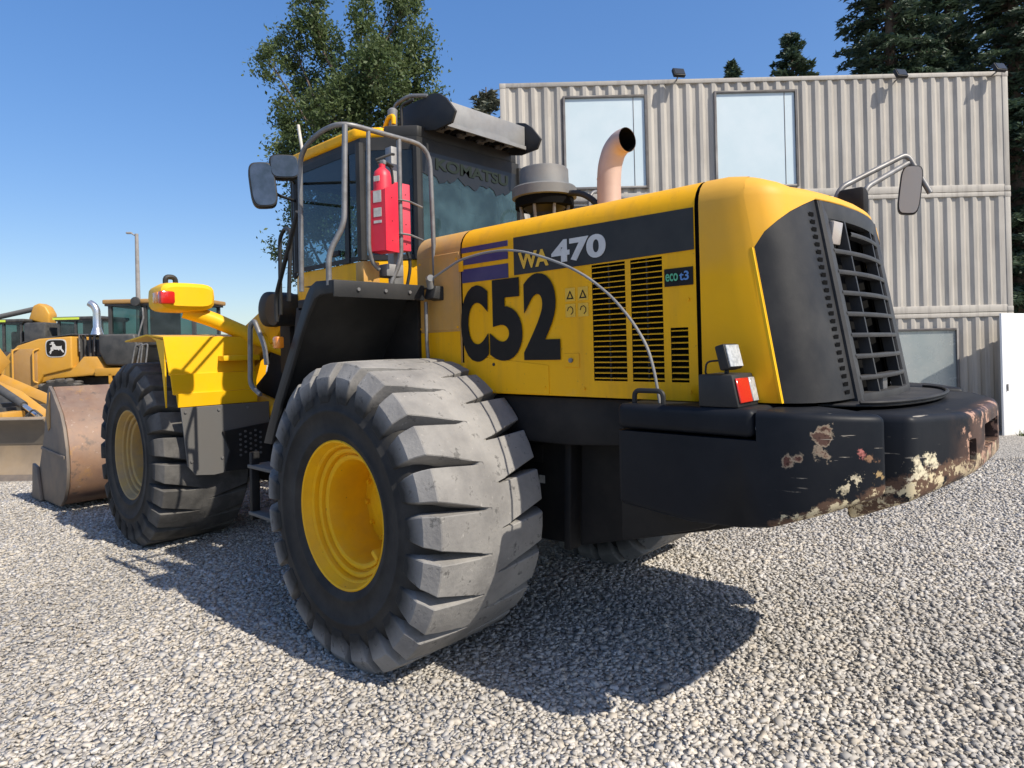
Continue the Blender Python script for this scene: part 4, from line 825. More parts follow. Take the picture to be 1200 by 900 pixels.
# --- platform, rear fender lip, railings
hol = [(.12+.05*i+(.025 if j%2 else 0), .135+.05*i+(.025 if j%2 else 0), 1.0+.06*j, 1.015+.06*j) for i in range(3) for j in range(6)]
for s in (1,-1):
    lip = [(-.03,2.055),(.14,2.062),(.20,2.04),(.25,1.99),(.38,1.80),(.47,1.66),(.66,1.37),(.80,1.12),(.70,1.12),(.57,1.37),(.42,1.60),(.31,1.78),(.22,1.90),(.16,1.965),(.10,1.985),(-.03,1.985)]
    fo = MB().prism(lip,'y',s*1.478,s*1.50).obj('rear_fender', 'black', LD, bevel=.004)
    cov = [(.08,2.03),(.20,2.0),(.38,1.77),(.66,1.35),(.78,1.12)]
    MB().grid([[(x,s*.62,z),(x,s*1.476,z)] for x,z in cov]).obj('fender_skin', 'black', fo, thick=.008)
    dk_ = MB(); holed_sheet(dk_, -.03, .30, .80, 1.476, [h for h in hol if h[1] < .29], lambda u,w: (u,s*w,2.046)); holed_sheet(dk_, .30, 1.0, .80, 1.05, [], lambda u,w: (u,s*w,2.046)); dk_.obj('platform_deck', 'black', LD, thick=.004)
    MB().box(-.042,-.030,s*.885,s*1.50,1.965,2.056).obj('deck_edge', 'black', LD, bevel=.004)
    MB().prism([(s*.885,1.975),(s*.86,2.05),(s*.60,2.05),(s*.60,1.985),(s*.80,1.965)],'x',-.12,-.03).obj('step_bracket', 'black', LD, bevel=.008)
    for y in (1.0,1.17,1.35): MB().cyl((-.052,s*y,2.01),(-.042,s*y,2.01),.010,8).obj('bolt', 'greysteel', LD)
    MB().prism([(.10,1.98),(.10,1.45),(.22,1.45),(.75,1.70),(.75,1.98)],'y',s*.80,s*.83).obj('inner_guard', 'chassis', LD, bevel=.006)
    pipe('drain_tube', [(-.02,s*.86,1.96),(-.02,s*.86,1.70),(-.02,s*.84,1.5)], .011, 'greysteel', LD)
    MB().cyl((.46,s*1.10,1.80),(.42,s*1.10,1.80),.05,14).obj('beacon_lamp', 'yellow', LD)
    ts = MB().box(.50,.56,s*1.502,s*1.55,1.70,1.77).obj('side_signal', 'lens_orange', LD, bevel=.012)
    # railing
    T = .0145
    pipe('railing', [(.42,s*1.43,2.03),(.40,s*1.43,2.84),(.20,s*1.42,2.915),(-.03,s*1.42,2.91),(-.03,s*.81,2.905),(-.03,s*.79,2.03)], T, 'greysteel', LD, .13)
    pipe('rail_post', [(-.03,s*1.40,2.90),(-.03,s*1.42,2.36),(.02,s*1.49,2.20),(.02,s*1.49,2.03)], .0155, 'greysteel', LD, .06)
    pipe('rail_post', [(-.03,s*1.25,2.90),(-.03,s*1.265,2.24),(-.03,s*1.24,2.16),(-.03,s*1.20,2.13)], .012, 'greysteel', LD, .05)
    pipe('rail_post', [(-.03,s*1.04,2.90),(-.03,s*1.045,2.20),(.0,s*1.10,2.06),(.0,s*1.10,2.03)], T, 'greysteel', LD, .06)
    pipe('grab_rail', [(1.10,s*1.15,2.03),(1.05,s*1.15,2.50),(1.22,s*1.10,2.56),(1.30,s*1.10,2.50),(1.32,s*1.10,1.95)], .014, 'black', LD, .06)
    pipe('grab_rail', [(.86,s*1.20,2.60),(1.34,s*1.12,2.08),(1.34,s*1.12,1.9)], .016, 'black', LD, .06)
    pipe('ladder_rail', [(1.12,s*1.36,1.40),(1.22,s*1.38,1.46),(1.20,s*1.38,1.86),(1.14,s*1.38,1.90),(1.04,s*1.36,1.72),(1.02,s*1.36,1.60)], .016, 'greysteel', LD, .05)
    # ladder
    for x in (1.06,1.42): MB().prism([(x-.02,.98),(x+.02,.98),(x+.03,.50),(x-.01,.50)],'y',s*1.24,s*1.30).obj('ladder_side', 'chassis', LD, bevel=.006)
    for z in (.55,.88): MB().box(1.05,1.45,s*1.15,s*1.31,z-.012,z+.012).obj('ladder_step', 'greyflap', LD, bevel=.004)
    MB().prism([(.80,1.98),(1.02,1.98),(1.16,1.35),(1.10,.95),(.80,1.0)],'y',s*1.10,s*1.14).obj('ladder_guard', 'chassis', LD, bevel=.006)
    MB().box(.70,1.0,s*.80,s*1.14,1.95,2.03).obj('ladder_top', 'chassis', LD, bevel=.01)
    MB().box(.85,1.45,s*.55,s*1.05,.62,1.25).obj('fuel_tank', 'chassis', LD, bevel=.03)
pillar = MB().box(.10,.16,.93,1.0,2.05,2.90).box(.10,.16,.955,.96,2.05,2.06).obj('conduit_channel', 'alu', LD, bevel=.006)
MB().box(.098,.0995,.945,.955,2.55,2.80).obj('channel_slot', 'soot', pillar)
MB().box(-.02,.10,1.02,1.14,2.10,2.17).obj('extinguisher_bracket', 'alu', LD, bevel=.005); MB().box(.02,.10,1.16,1.27,2.05,2.18).obj('control_box', 'yellow_tan', LD, bevel=.006)
pipe('conduit', [(.07,.93,2.05),(.06,.90,2.20),(.08,.94,2.35)], .010, 'black', LD)
# whip rod arching from the platform to the battery lid
MB().tube(bend([(-.08,.87,2.04),(-.10,.90,2.09),(-.16,.92,2.085),(-.37,.90,2.17),(-.55,.89,2.19),(-.72,.89,2.187),(-.86,.89,2.16),(-1.0,.89,2.112),(-1.14,.89,2.055),(-1.265,.89,1.985),(-1.39,.895,1.89),(-1.50,.90,1.772),(-1.575,.905,1.66),(-1.61,.91,1.55),(-1.635,.915,1.415)],.06), .0065, 8).obj('whip_rod', 'alu', LD)
MB().tube([(-.08,.87,2.04),(-.10,.90,2.09),(-.16,.935,2.087)], .020, 10).obj('rod_socket', 'alu', LD)
# --- cab
cb_plan = [(1.95,.62),(1.62,.78),(.75,.78),(.45,.52),(.45,-.52),(.75,-.78),(1.62,-.78),(1.95,-.62)]
cab = MB().prism(cb_plan,'z',1.93,2.30).obj('cab', 'yellow', LD, bevel=.015)
def off(pl, d): return [(x+(d if x > 1.2 else -d)*.9, y+math.copysign(d, y)*.9) for x,y in pl]
roofp = [(1.98,.64),(1.65,.805),(.79,.805),(.64,.68),(.64,-.68),(.79,-.805),(1.65,-.805),(1.98,-.64)]
rf_ = MB().prism(roofp,'z',3.15,3.228).obj('cab_roof', 'yellow', cab, bevel=.025, seg=3)
MB().prism([(.637,.66),(.46,.50),(.46,-.50),(.637,-.66)],'z',3.15,3.235).obj('roof_rear', 'black', rf_, bevel=.01)
MB().prism(off(cb_plan,.0),'z',3.105,3.15).obj('roof_seal', 'black', cab)
n = len(cb_plan)
for i in range(n):
    a = Vector((*cb_plan[i],0)); b = Vector((*cb_plan[(i+1)%n],0)); d = (b-a).normalized(); nr = Vector((-d.y,d.x,0))
    if nr.dot((a+b)/2-Vector((1.2,0,0))) < 0: nr = -nr
    MB().tube([a+Vector((0,0,2.30)), a+Vector((0,0,3.11))], .035, 8).obj('cab_pillar', 'black', cab)
    def pn(u, z, o=0.): p = a+(b-a)*u+nr*o; return (p.x,p.y,z)
    m = 'glass_dark' if i in (1,2,4,5) else 'glass_rear' if i == 3 else 'glass'
    MB().add([pn(.03,2.30),pn(.97,2.30),pn(.97,3.11),pn(.03,3.11)],[(0,1,2,3)]).obj('cab_window', m, cab, fix=False)
    for za, zb_ in ((2.30,2.335),(3.06,3.11)): MB().add([pn(0,za,.004),pn(1,za,.004),pn(1,zb_,.004),pn(0,zb_,.004)],[(0,1,2,3)]).obj('window_seal', 'black', cab, fix=False)
for s in (1,-1): MB().box(.90,.95,s*.775,s*.79,2.30,3.10).obj('door_post', 'black', cab); MB().box(1.0,1.12,s*.79,s*.815,2.36,2.40).obj('door_handle', 'plastic', cab, bevel=.006)
MB().box(.78,1.85,-.70,.70,1.94,1.98).obj('cab_floor', 'black', cab)
st = MB().box(.90,1.35,-.26,.26,2.25,2.42).obj('seat', 'seat', cab, bevel=.05, seg=3); MB().prism([(.88,2.38),(1.0,2.38),(.92,3.0),(.80,3.0)],'y',-.24,.24).obj('seat_back', 'seat', st, bevel=.04, seg=3)
MB().cyl((1.75,0,2.0),(1.62,0,2.6),.05,12).obj('steering_column', 'seat', cab); MB().tube([(1.62+.17*math.cos(t)*.4,.17*math.sin(t),2.62+.17*math.cos(t)*.9) for t in [2*PI*k/20 for k in range(20)]],.014,8,closed=True).obj('steering_wheel', 'seat', cab)
MB().box(.52,.60,-.12,.06,2.40,2.52).obj('cloth', 'pale_cloth', cab, bevel=.03, seg=3)  # pale block standing in for a white reflection in the rear glass
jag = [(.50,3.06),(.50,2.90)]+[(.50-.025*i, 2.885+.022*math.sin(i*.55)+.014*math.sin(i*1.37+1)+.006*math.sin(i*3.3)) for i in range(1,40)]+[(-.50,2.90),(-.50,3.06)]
MB().prism(jag,'x',.4455,.4475).obj('shade_film', 'film', cab)  # dark strip painting the roof unit's shadow on the glass
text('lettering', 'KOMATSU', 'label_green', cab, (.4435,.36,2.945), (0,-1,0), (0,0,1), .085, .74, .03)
pipe('lifting_eye', [(.70,.60,3.25),(.66,.60,3.31),(.60,.60,3.31),(.60,.60,3.25)], .016, 'yellow', cab, .02)
# mirrors on the left
for s in (1,-1):
    pipe('mirror_stay', [(1.62,s*.80,2.86),(1.30,s*1.10,2.80),(1.16,s*1.22,2.79)], .011, 'black', LD)
    mi2 = [(.085*abs(math.cos(2*PI*k/28))**.5*math.copysign(1,math.cos(2*PI*k/28)), .155*abs(math.sin(2*PI*k/28))**.5*math.copysign(1,math.sin(2*PI*k/28))) for k in range(28)]
    mo = MB().prism(mi2,'x',-.02,.05).obj('side_mirror', 'plastic', LD, bevel=.012, loc=(1.13,s*1.30,2.81)); mo.rotation_euler = (R(-6),R(4),R(-24*s))
    MB().prism([(a*.88,b*.92) for a,b in mi2],'x',-.0225,-.0202).obj('mirror_glass', 'mirror', mo)
    pipe('mirror_stay', [(1.62,s*.80,3.0),(1.15,s*1.16,2.99)], .011, 'black', LD)
    mo = MB().prism([(a*1.15,b*.55) for a,b in mi2],'x',-.02,.05).obj('wide_mirror', 'plastic', LD, bevel=.012, loc=(1.08,s*1.17,2.945)); mo.rotation_euler = (R(-4),R(6),R(-24*s))
    MB().prism([(a*1.02,b*.48) for a,b in mi2],'x',-.0225,-.0202).obj('mirror_glass', 'mirror', mo)
    pipe('antenna', [(1.55,s*.76,3.2),(1.58,s*.78,3.45)], .012, 'label_white', cab) if s == 1 else None
# roof unit overhanging the rear window
ru = MB().box(.285,.30,-.42,.40,3.212,3.388).obj('roof_unit', 'alu', LD, bevel=.004)
MB().prism([(.40,3.232),(.14,3.232),(.10,3.252),(-.20,3.252),(-.24,3.232),(-.42,3.232),(-.42,3.206),(.40,3.206)],'x',.272,.286).obj('unit_trim', 'alu', ru)
MB().box(.30,.78,-.42,.42,3.33,3.375).obj('unit_top', 'black', ru, bevel=.006)
MB().box(.305,.72,-.42,.42,3.265,3.30).obj('fan_deck', 'chassis', ru)
for s in (1,-1): MB().prism([(.70,3.43),(.36,3.44),(.29,3.42),(.22,3.37),(.13,3.26),(.17,3.19),(.34,3.18),(.70,3.26)],'y',s*.425,s*.445).obj('unit_bracket', 'black', ru, bevel=.005)
for y in (-.30,-.10,.10,.30):
    f_ = MB().lathe([(.085,3.264),(.088,3.235),(.078,3.235),(.075,3.264)], c=(.46,y,0), axis='z', n=24).obj('fan_ring', 'chassis', ru)
    MB().cyl((.46,y,3.265),(.46,y,3.225),.032,14).obj('fan_motor', 'greysteel', f_); MB().box(.37,.55,y-.012,y+.012,3.228,3.234).obj('motor_bar', 'greysteel', f_)
    MB().box(.33,.36,y-.035,y+.035,3.222,3.24).obj('fan_clip', 'alu', f_)
pipe('coolant_pipe', [(.72,.50,3.25),(.72,.50,3.44),(.55,.50,3.46),(.42,.44,3.44)], .014, 'greysteel', LD, .05)
pipe('coolant_pipe', [(.60,.53,3.25),(.60,.53,3.40),(.50,.50,3.42)], .011, 'black', LD, .04)
MB().lathe([(.02,3.22),(.034,3.25),(.036,3.37),(.02,3.385),(0,3.385)], c=(.66,.56,0), axis='z', n=16).obj('receiver_bottle', 'alu', LD)

# ================================================================== EXTINGUISHERS HUNG ON THE RAILING
fe_ = empty('fire_extinguisher', (-.06,1.185,2.225)); fe_.rotation_euler = (0,0,R(16)); tag(fe_, 'red fire extinguisher in an open red box, black handle on top, hung on the railing', 'fire extinguisher')
MB().prism([(-.058,0),(.058,0),(.058,.34),(-.058,.40)],'x',-.062,-.056).obj('holder_front', 'red', fe_)
MB().box(-.056,.055,-.058,-.052,0,.39).box(-.056,.055,.052,.058,0,.34).box(-.056,.055,-.052,.052,0,.01).obj('holder_box', 'red', fe_, bevel=.002, seg=1)
MB().lathe([(0,.012),(.046,.014),(.050,.03),(.050,.42),(.043,.452),(.026,.468),(.018,.475),(.018,.495),(0,.495)], axis='z', n=28).obj('cylinder', 'red', fe_)
MB().box(-.022,.022,-.012,.012,.493,.518).obj('valve', 'alu', fe_, bevel=.004); MB().tube([(.02,.03,.515),(-.01,-.01,.54),(-.02,-.06,.565),(-.02,-.085,.57)], .008, 6).obj('handle', 'black', fe_); MB().tube([(.02,.02,.505),(-.01,-.03,.51),(-.015,-.08,.50)], .008, 6).obj('lever', 'black', fe_)
pipe('hose', [(0,-.02,.505),(-.01,-.075,.495),(-.01,-.085,.40),(-.01,-.07,.30)], .007, 'black', fe_, .04)
for z, h in ((.27,.065),(.19,.05),(.155,.015)): MB().box(-.035,.02,.0585,.0595,z,z+h).obj('label_plate', 'label_white', fe_)
MB().box(-.02,.02,.0495,.0512,.39,.42).obj('label_plate', 'label_white', fe_)
for z in (.06,.17,.30): MB().cyl((-.0635,-.0,z),(-.062,-.0,z),.004,6).obj('rivet', 'black', fe_)
fe2 = empty('extinguisher_case', (.0,1.015,2.255)); tag(fe2, 'narrow faded red extinguisher case strapped behind the railing post, nothing on top', 'extinguisher case')
MB().box(-.02,.085,-.055,.055,0,.395).obj('case', 'red_pale', fe2, bevel=.004)
for z in (.04,.155,.33): MB().cyl((-.0215,-.02,z),(-.02,-.02,z),.004,6).obj('rivet', 'black', fe2)
for z in (.09,.285):
    MB().tube(bend([(.0,.05,z),(-.055,.05,z),(-.055,-.02,z),(-.05,-.12,z-.02)],.015), .006, 6).obj('strap', 'greysteel', fe2)
# ================================================================== MACHINES PARKED BEHIND
RZ = math.atan2(RT.y, RT.x)
def simple_wheel(parent, x, y, z, r, w, m='rim_dusty', lugs=22):
    h = MB().lathe([(0,-w*.30),(r*.40,-w*.30),(r*.46,-w*.44),(r*.5,-w*.5),(r*.5,w*.5),(0,w*.5)], n=28).obj('wheel', m, parent, loc=(x,y,z))
    MB().lathe([(r*.49,-w*.48),(r*.75,-w*.52),(r*.90,-w*.46),(r*.945,-w*.34),(r*.945,w*.34),(r*.90,w*.46),(r*.75,w*.52),(r*.49,w*.48)], n=44).obj('tyre', 'rubber', h)
    sm = None
    for k in range(lugs):
        if sm is None:
            o = MB().box(-.05*r,.05*r,-w*.47,w*.03,r*.90,r).obj('tread_lug', 'tread_dark', h, bevel=.01); sm = o.data
        else: o = newobj('tread_lug', sm, h)
        o.rotation_euler = (0,2*PI*k/lugs,0)
        o2 = newobj('tread_lug', sm, h); o2.rotation_euler = (0,2*PI*(k+.5)/lugs,PI)
    return h
def cab_box(parent, x0, x1, y0, y1, z0, z1, roofm, glassm='glass_far', band=None, name='cab'):
    c = MB().box(x0,x1,y0,y1,z0-.25,z0).obj(name, 'jd_black', parent, bevel=.02)
    for x in (x0+.04,x0+.42*(x1-x0),x1-.04):
        for y in (y0+.04,y1-.04): MB().box(x-.04,x+.04,y-.04,y+.04,z0,z1).obj('cab_pillar', 'jd_black', c)
    for a in (y0+.03,y1-.03): MB().add([(x0+.05,a,z0),(x1-.05,a,z0),(x1-.05,a,z1),(x0+.05,a,z1)],[(0,1,2,3)]).obj('cab_window', glassm, c, fix=False)
    for a in (x0+.03,x1-.03): MB().add([(a,y0+.05,z0),(a,y1-.05,z0),(a,y1-.05,z1),(a,y0+.05,z1)],[(0,1,2,3)]).obj('cab_window', glassm, c, fix=False)
    MB().box(x0-.10,x1+.12,y0-.08,y1+.08,z1+.02,z1+.13).obj('cab_roof', roofm, c, bevel=.03, seg=3)
    MB().box(x0-.06,x1+.06,y0-.04,y1+.04,z1-.03,z1+.02).obj('roof_frame', 'jd_black', c)
    if band: MB().box(x0-.11,x0+.55*(x1-x0),y0-.092,y0-.082,z1+.02,z1+.10).obj('marker_band', band, c)
    MB().box(x0+.35*(x1-x0),x0+.62*(x1-x0),(y0+y1)/2-.25,(y0+y1)/2+.25,z0-.1,z0+.75).obj('seat', 'seat', c, bevel=.06, seg=2)
    return c
JV = 16.0; p = at(110, JV, float(gz(*at(110, JV, 0)[:2])))+FW*.95
J = empty('articulated_loader', p, RZ); tag(J, 'ochre wheel loader with a leaping deer emblem on its hood, parked beyond the bucket', 'wheel loader')
jg = p.z
def jx(px): return (px-110)/F_PX*JV
def jz(px, py): return CAM.z-(py-hz(px))*JV/F_PX-jg
hp = [(jx(2),jz(2,454)),(jx(6),jz(6,418)),(jx(20),jz(20,405)),(jx(45),jz(45,397)),(jx(84),jz(84,394)),(jx(84),jz(84,432)),(jx(50),jz(50,440)),(jx(42),jz(42,454))]
jh = MB().prism(hp,'y',-.95,.75).obj('hood', 'jd_yellow', J, bevel=.04, seg=3)
MB().prism([(x,z+.02) for x,z in hp[2:5]]+[(hp[4][0],hp[4][1]+.07),(hp[2][0]+.1,hp[2][1]+.09)],'y',-.9,.7).obj('hood_top', 'jd_black', jh, bevel=.02)
MB().box(jx(13),jx(44),-.962,-.951,jz(30,455),jz(30,409)).obj('side_door', 'jd_tan', jh, bevel=.01)
for q in (17,41): MB().tube(bend([(jx(q)+.06,-.955,jz(q,449)),(jx(q),-1.02,jz(q,447)),(jx(q),-1.02,jz(q,411)),(jx(q)+.10,-.955,jz(q,409))],.05), .022, 8).obj('door_handle', 'jd_yellow', jh)
sh = []
for k in range(28):
    a = 2*PI*k/28; sh.append((.255*abs(math.cos(a))**.5*math.copysign(1,math.cos(a))*(1+.06*math.sin(a)), .225*abs(math.sin(a))**.5*math.copysign(1,math.sin(a))))
ec = (jx(66), jz(66,408))
MB().prism([(ec[0]+a*1.0,ec[1]+b*1.0) for a,b in sh],'y',-.958,-.951).obj('emblem_rim', 'decal_white', jh)
em = MB().prism([(ec[0]+a*.90,ec[1]+b*.88) for a,b in sh],'y',-.966,-.959).obj('emblem_shield', 'decal_black', jh)
deer = [(-.17,-.10),(-.12,-.03),(-.13,.03),(-.09,.05),(-.085,.10),(-.14,.10),(-.15,.12),(-.10,.135),(-.12,.165),(-.06,.17),(-.03,.15),(-.055,.13),(-.02,.12),(.0,.07),(.06,.06),(.12,.06),(.15,.075),(.145,.045),(.15,.0),(.19,-.05),(.205,-.10),(.17,-.09),(.13,-.04),(.10,-.01),(.08,-.05),(.05,-.02),(-.01,-.02),(-.05,-.01),(-.06,-.04),(-.10,-.06),(-.12,-.12),(-.15,-.13),(-.13,-.08)]
me_ = bpy.data.meshes.new('emblem_deer'); me_.from_pydata([(ec[0]+a,-.9675,ec[1]+b-.015) for a,b in deer], [], [tuple(range(len(deer)))]); me_.materials.append(M['decal_white']); newobj('emblem_deer', me_, jh)
MB().prism([(jx(46),jz(46,449)),(jx(50),jz(50,436)),(jx(86),jz(86,430)),(jx(96),jz(96,418)),(jx(112),jz(112,418)),(jx(124),jz(124,434)),(jx(124),jz(124,440)),(jx(104),jz(104,440)),(jx(84),jz(84,442)),(jx(60),jz(60,444))],'y',-.9,.7).obj('rear_fender', 'jd_yellow', J, bevel=.02)
MB().box(jx(84),jx(118),-.7,.6,jz(100,428),jz(100,398)).obj('engine_bay', 'jd_black', J, bevel=.03)
for q in (88,93,99,104): MB().cyl((jx(q),-.72,jz(q,426)),(jx(q),-.72,jz(q,388+q%5)),.03,8).obj('engine_pipe', 'jd_black', J)
MB().tube([(jx(88),-.78,jz(88,412)),(jx(88),-.78,jz(88,392)),(jx(106),-.78,jz(106,392)),(jx(106),-.78,jz(106,412))],.02,8).obj('guard_rail', 'greysteel', J)
MB().lathe([(.14,0),(.10,.14),(.085,.18),(.085,.5)], c=(jx(113),-.9,jz(113,392)), axis='z', n=20).obj('exhaust_base', 'chrome', J)
MB().tube(bend([(jx(113),-.9,jz(113,374)),(jx(113),-.9,jz(113,364)),(jx(110),-.9,jz(110,358)),(jx(105),-.9,jz(105,355))],.10), .085, 16).obj('exhaust_stack', 'chrome', J)
MB().prism([(jx(116),jz(116,392)),(jx(158),jz(158,391)),(jx(163),jz(163,408)),(jx(154),jz(154,429)),(jx(124),jz(124,428)),(jx(116),jz(116,412))],'y',-.98,.6).obj('side_tank', 'jd_black', J, bevel=.06, seg=3)
MB().box(jx(112),jx(165),-1.0,.7,jz(140,440),jz(140,431)).obj('platform', 'jd_yellow', J, bevel=.01)
for q in (128,149): MB().box(jx(q),jx(q+3),-1.0,-.94,jz(q,450),jz(q,438)).obj('step_side', 'jd_yellow', J)
MB().box(jx(128),jx(152),-1.0,-.85,jz(140,451),jz(140,448)).obj('step', 'jd_yellow', J)
cab_box(J, jx(121), jx(224), -.72, .72, jz(150,393), jz(150,356), 'jd_tan')
for q in (154,160): MB().tube(bend([(jx(q),-.98,jz(q,432)),(jx(q)+.12,-.98,jz(q,405)),(jx(q)+.30,-.98,jz(q,403)),(jx(q)+.22,-.98,jz(q,432))],.06), .02, 8).obj('hand_rail', 'greysteel', J)
MB().tube([(jx(148),-.8,jz(148,428)),(jx(165),-.8,jz(165,372)),(jx(163),-.75,jz(163,360))],.022,8).obj('hand_rail', 'greysteel', J)
MB().lathe([(0,-.05),(.11,-.04),(.12,0),(0,.0)], c=(jx(158),-.86,jz(158,353)), n=16).obj('work_lamp', 'jd_black', J)
MB().box(jx(0),jx(330),-.45,.45,.45,jz(200,440)).obj('chassis', 'jd_black', J, bevel=.03)
MB().prism([(jx(230),jz(230,440)),(jx(330),jz(330,440)),(jx(420),.9),(jx(430),.35),(jx(240),.5)],'y',-.4,.4).obj('front_frame', 'jd_yellow', J, bevel=.03)
for s in (-1,1):
    for q in (75, 235): simple_wheel(J, jx(q), s*1.0, .80, .80, .5)
# motor grader, mostly beyond the edge of the view: its mouldboard and draw bar reach in
BV = 9.7; bp_ = at(0, BV, 0); bgz = float(gz(bp_.x, bp_.y)); bp_.z = bgz
B = empty('motor_grader', bp_, RZ+R(-4)); tag(B, 'ochre motor grader with a worn steel mouldboard blade resting on the gravel beside the bucket', 'grader')
bpf = [(-.10,.90),(.00,.82),(.07,.68),(.10,.50),(.08,.30),(.02,.14),(-.06,.02),(-.03,.0),(.06,.12),(.125,.28),(.145,.5),(.11,.70),(.04,.85),(-.06,.94)]
bl_ = MB().prism(bpf,'x',-3.4,.73).obj('mouldboard', 'steel_blade', B, ang=60)
MB().prism([(-.112,.90),(-.010,.815),(.058,.68),(.088,.52),(.094,.52),(.066,.685),(.0,.82),(-.10,.912)],'x',-3.4,.73).obj('mouldboard_top', 'steel_blade_dark', bl_, ang=60)  # darker sheet painting the shade under the curled top
MB().prism([(-.085,-.005),(-.02,.075),(-.03,.085),(-.10,.0)],'x',-3.4,.73).obj('cutting_edge', 'bucket_side', bl_)
MB().tube([(.55,.45,.72),(-.35,.75,1.18),(-1.6,1.0,1.62)], .11, 4).obj('draw_bar', 'jd_yellow', B, bevel=.015); MB().tube([(.62,.75,.70),(-.2,1.25,1.05),(-1.6,1.5,1.55)], .12, 4).obj('draw_bar', 'jd_yellow', B, bevel=.015)
MB().lathe([(.62,.0),(.78,.0),(.78,.12),(.62,.12)], c=(-.9,1.0,.92), axis='z', n=32, close=True).obj('turn_circle', 'jd_black', B)
MB().tube([(.42,.18,.93),(.05,.35,1.08)], .035, 10).obj('ram_rod', 'chrome', B); MB().tube([(.05,.35,1.08),(-1.2,.8,1.62)], .062, 12).obj('side_shift_ram', 'jd_black', B)
MB().tube(bend([(.25,.12,.90),(.38,.14,1.04),(.52,.14,.93)],.05), .014, 6).obj('hose', 'jd_black', B)
MB().box(-.16,.04,-.02,.4,.82,1.0).obj('blade_mount', 'jd_yellow', B, bevel=.02)
MB().tube([(-1.2,1.3,1.75),(-4.2,1.3,2.0),(-6.6,1.3,1.5)], .26, 4).obj('main_frame', 'jd_yellow', B, bevel=.02)
cab_box(B, -6.0,-4.6, .6,2.0, 1.9,3.0, 'jd_tan'); MB().box(-8.4,-6.1,.7,1.9,1.0,2.1).obj('engine_hood', 'jd_yellow', B, bevel=.05)
for x in (-7.9,-6.4):
    for y in (.45,2.15): simple_wheel(B, x, y, .65, .65, .4)
# two more machines and an excavator farther back
FV = 24.0
def far(name, px, lab, cat): p = at(px, FV, 0)+FW*.8; p.z = float(gz(p.x, p.y)); e = empty(name, p, RZ); tag(e, lab, cat); return e
def zz(px, py, e): return CAM.z-(py-hz(px))*FV/F_PX-e.location.z
def kx(px, c): return (px-c)/F_PX*FV
e = far('excavator', 12, 'far excavator with a yellow round boom head raised above a green banded cab', 'excavator')
cab_box(e, kx(-14,12), kx(24,12), -.7,.7, zz(10,412,e), zz(10,378,e), 'jd_black', 'glass_far', 'hivis')
MB().box(kx(-60,12),kx(60,12),-1.2,1.2,1.05,zz(10,418,e)).obj('house', 'jd_yellow', e, bevel=.06)
MB().box(kx(30,12),kx(56,12),-.9,.9,zz(40,412,e),zz(40,378,e)).obj('engine_cover', 'jd_black', e, bevel=.08)
MB().tube([(kx(-70,12),-.2,zz(0,381,e)),(kx(28,12),-.2,zz(28,361,e))], .10, 12).obj('boom_ram', 'greyflap', e)
MB().prism([(kx(23,12),zz(23,374,e)),(kx(29,12),zz(29,357,e)),(kx(36,12),zz(36,354,e)),(kx(44,12),zz(44,358,e)),(kx(49,12),zz(49,367,e)),(kx(48,12),zz(48,380,e)),(kx(40,12),zz(40,379,e))],'y',-.35,.1).obj('boom_head', 'jd_yellow', e, bevel=.07, seg=3)
MB().prism([(kx(40,12),zz(40,379,e)),(kx(48,12),zz(48,379,e)),(kx(60,12),zz(60,415,e)),(kx(46,12),zz(46,415,e))],'y',-.3,.05).obj('boom', 'jd_yellow', e, bevel=.03)
for y in (-1.1,1.1): MB().prism([(kx(-60,12),.25),(kx(-50,12),.85),(kx(60,12),.85),(kx(72,12),.4),(kx(62,12),0),(kx(-50,12),0)],'y',y-.3,y+.3).obj('track', 'jd_black', e, bevel=.05)
e = far('backhoe_loader', 95, 'far machine with a wide green banded dark cab between the excavator and the ochre loader', 'backhoe')
cab_box(e, kx(68,95), kx(118,95), -.8,.8, zz(95,400,e), zz(95,375,e), 'jd_black', 'glass_far', 'hivis')
MB().box(kx(60,95),kx(150,95),-.8,.8,.9,zz(95,404,e)).obj('body', 'jd_yellow', e, bevel=.06)
for y in (-.8,.8):
    for x in (-.9,1.6): simple_wheel(e, x, y, .6, .6, .4, lugs=18)
# light pole
PV = 40; p = at(163.5, PV, -.40); e = empty('light_pole', p, RZ); tag(e, 'tall slim concrete light pole far behind the ochre loader', 'light pole')
pz = CAM.z+(hz(163)-274)*PV/F_PX+.40
MB().tube([(0,0,0),(0,0,pz)], .12, 12, rs=[.17,.10]).obj('pole', 'concrete', e); MB().tube([(0,0,pz-.15),(-.35,0,pz+.05)], .04, 8).obj('arm', 'concrete', e)
MB().box(-.62,-.28,-.1,.1,pz+.0,pz+.12).obj('lamp_head', 'concrete', e, bevel=.04)
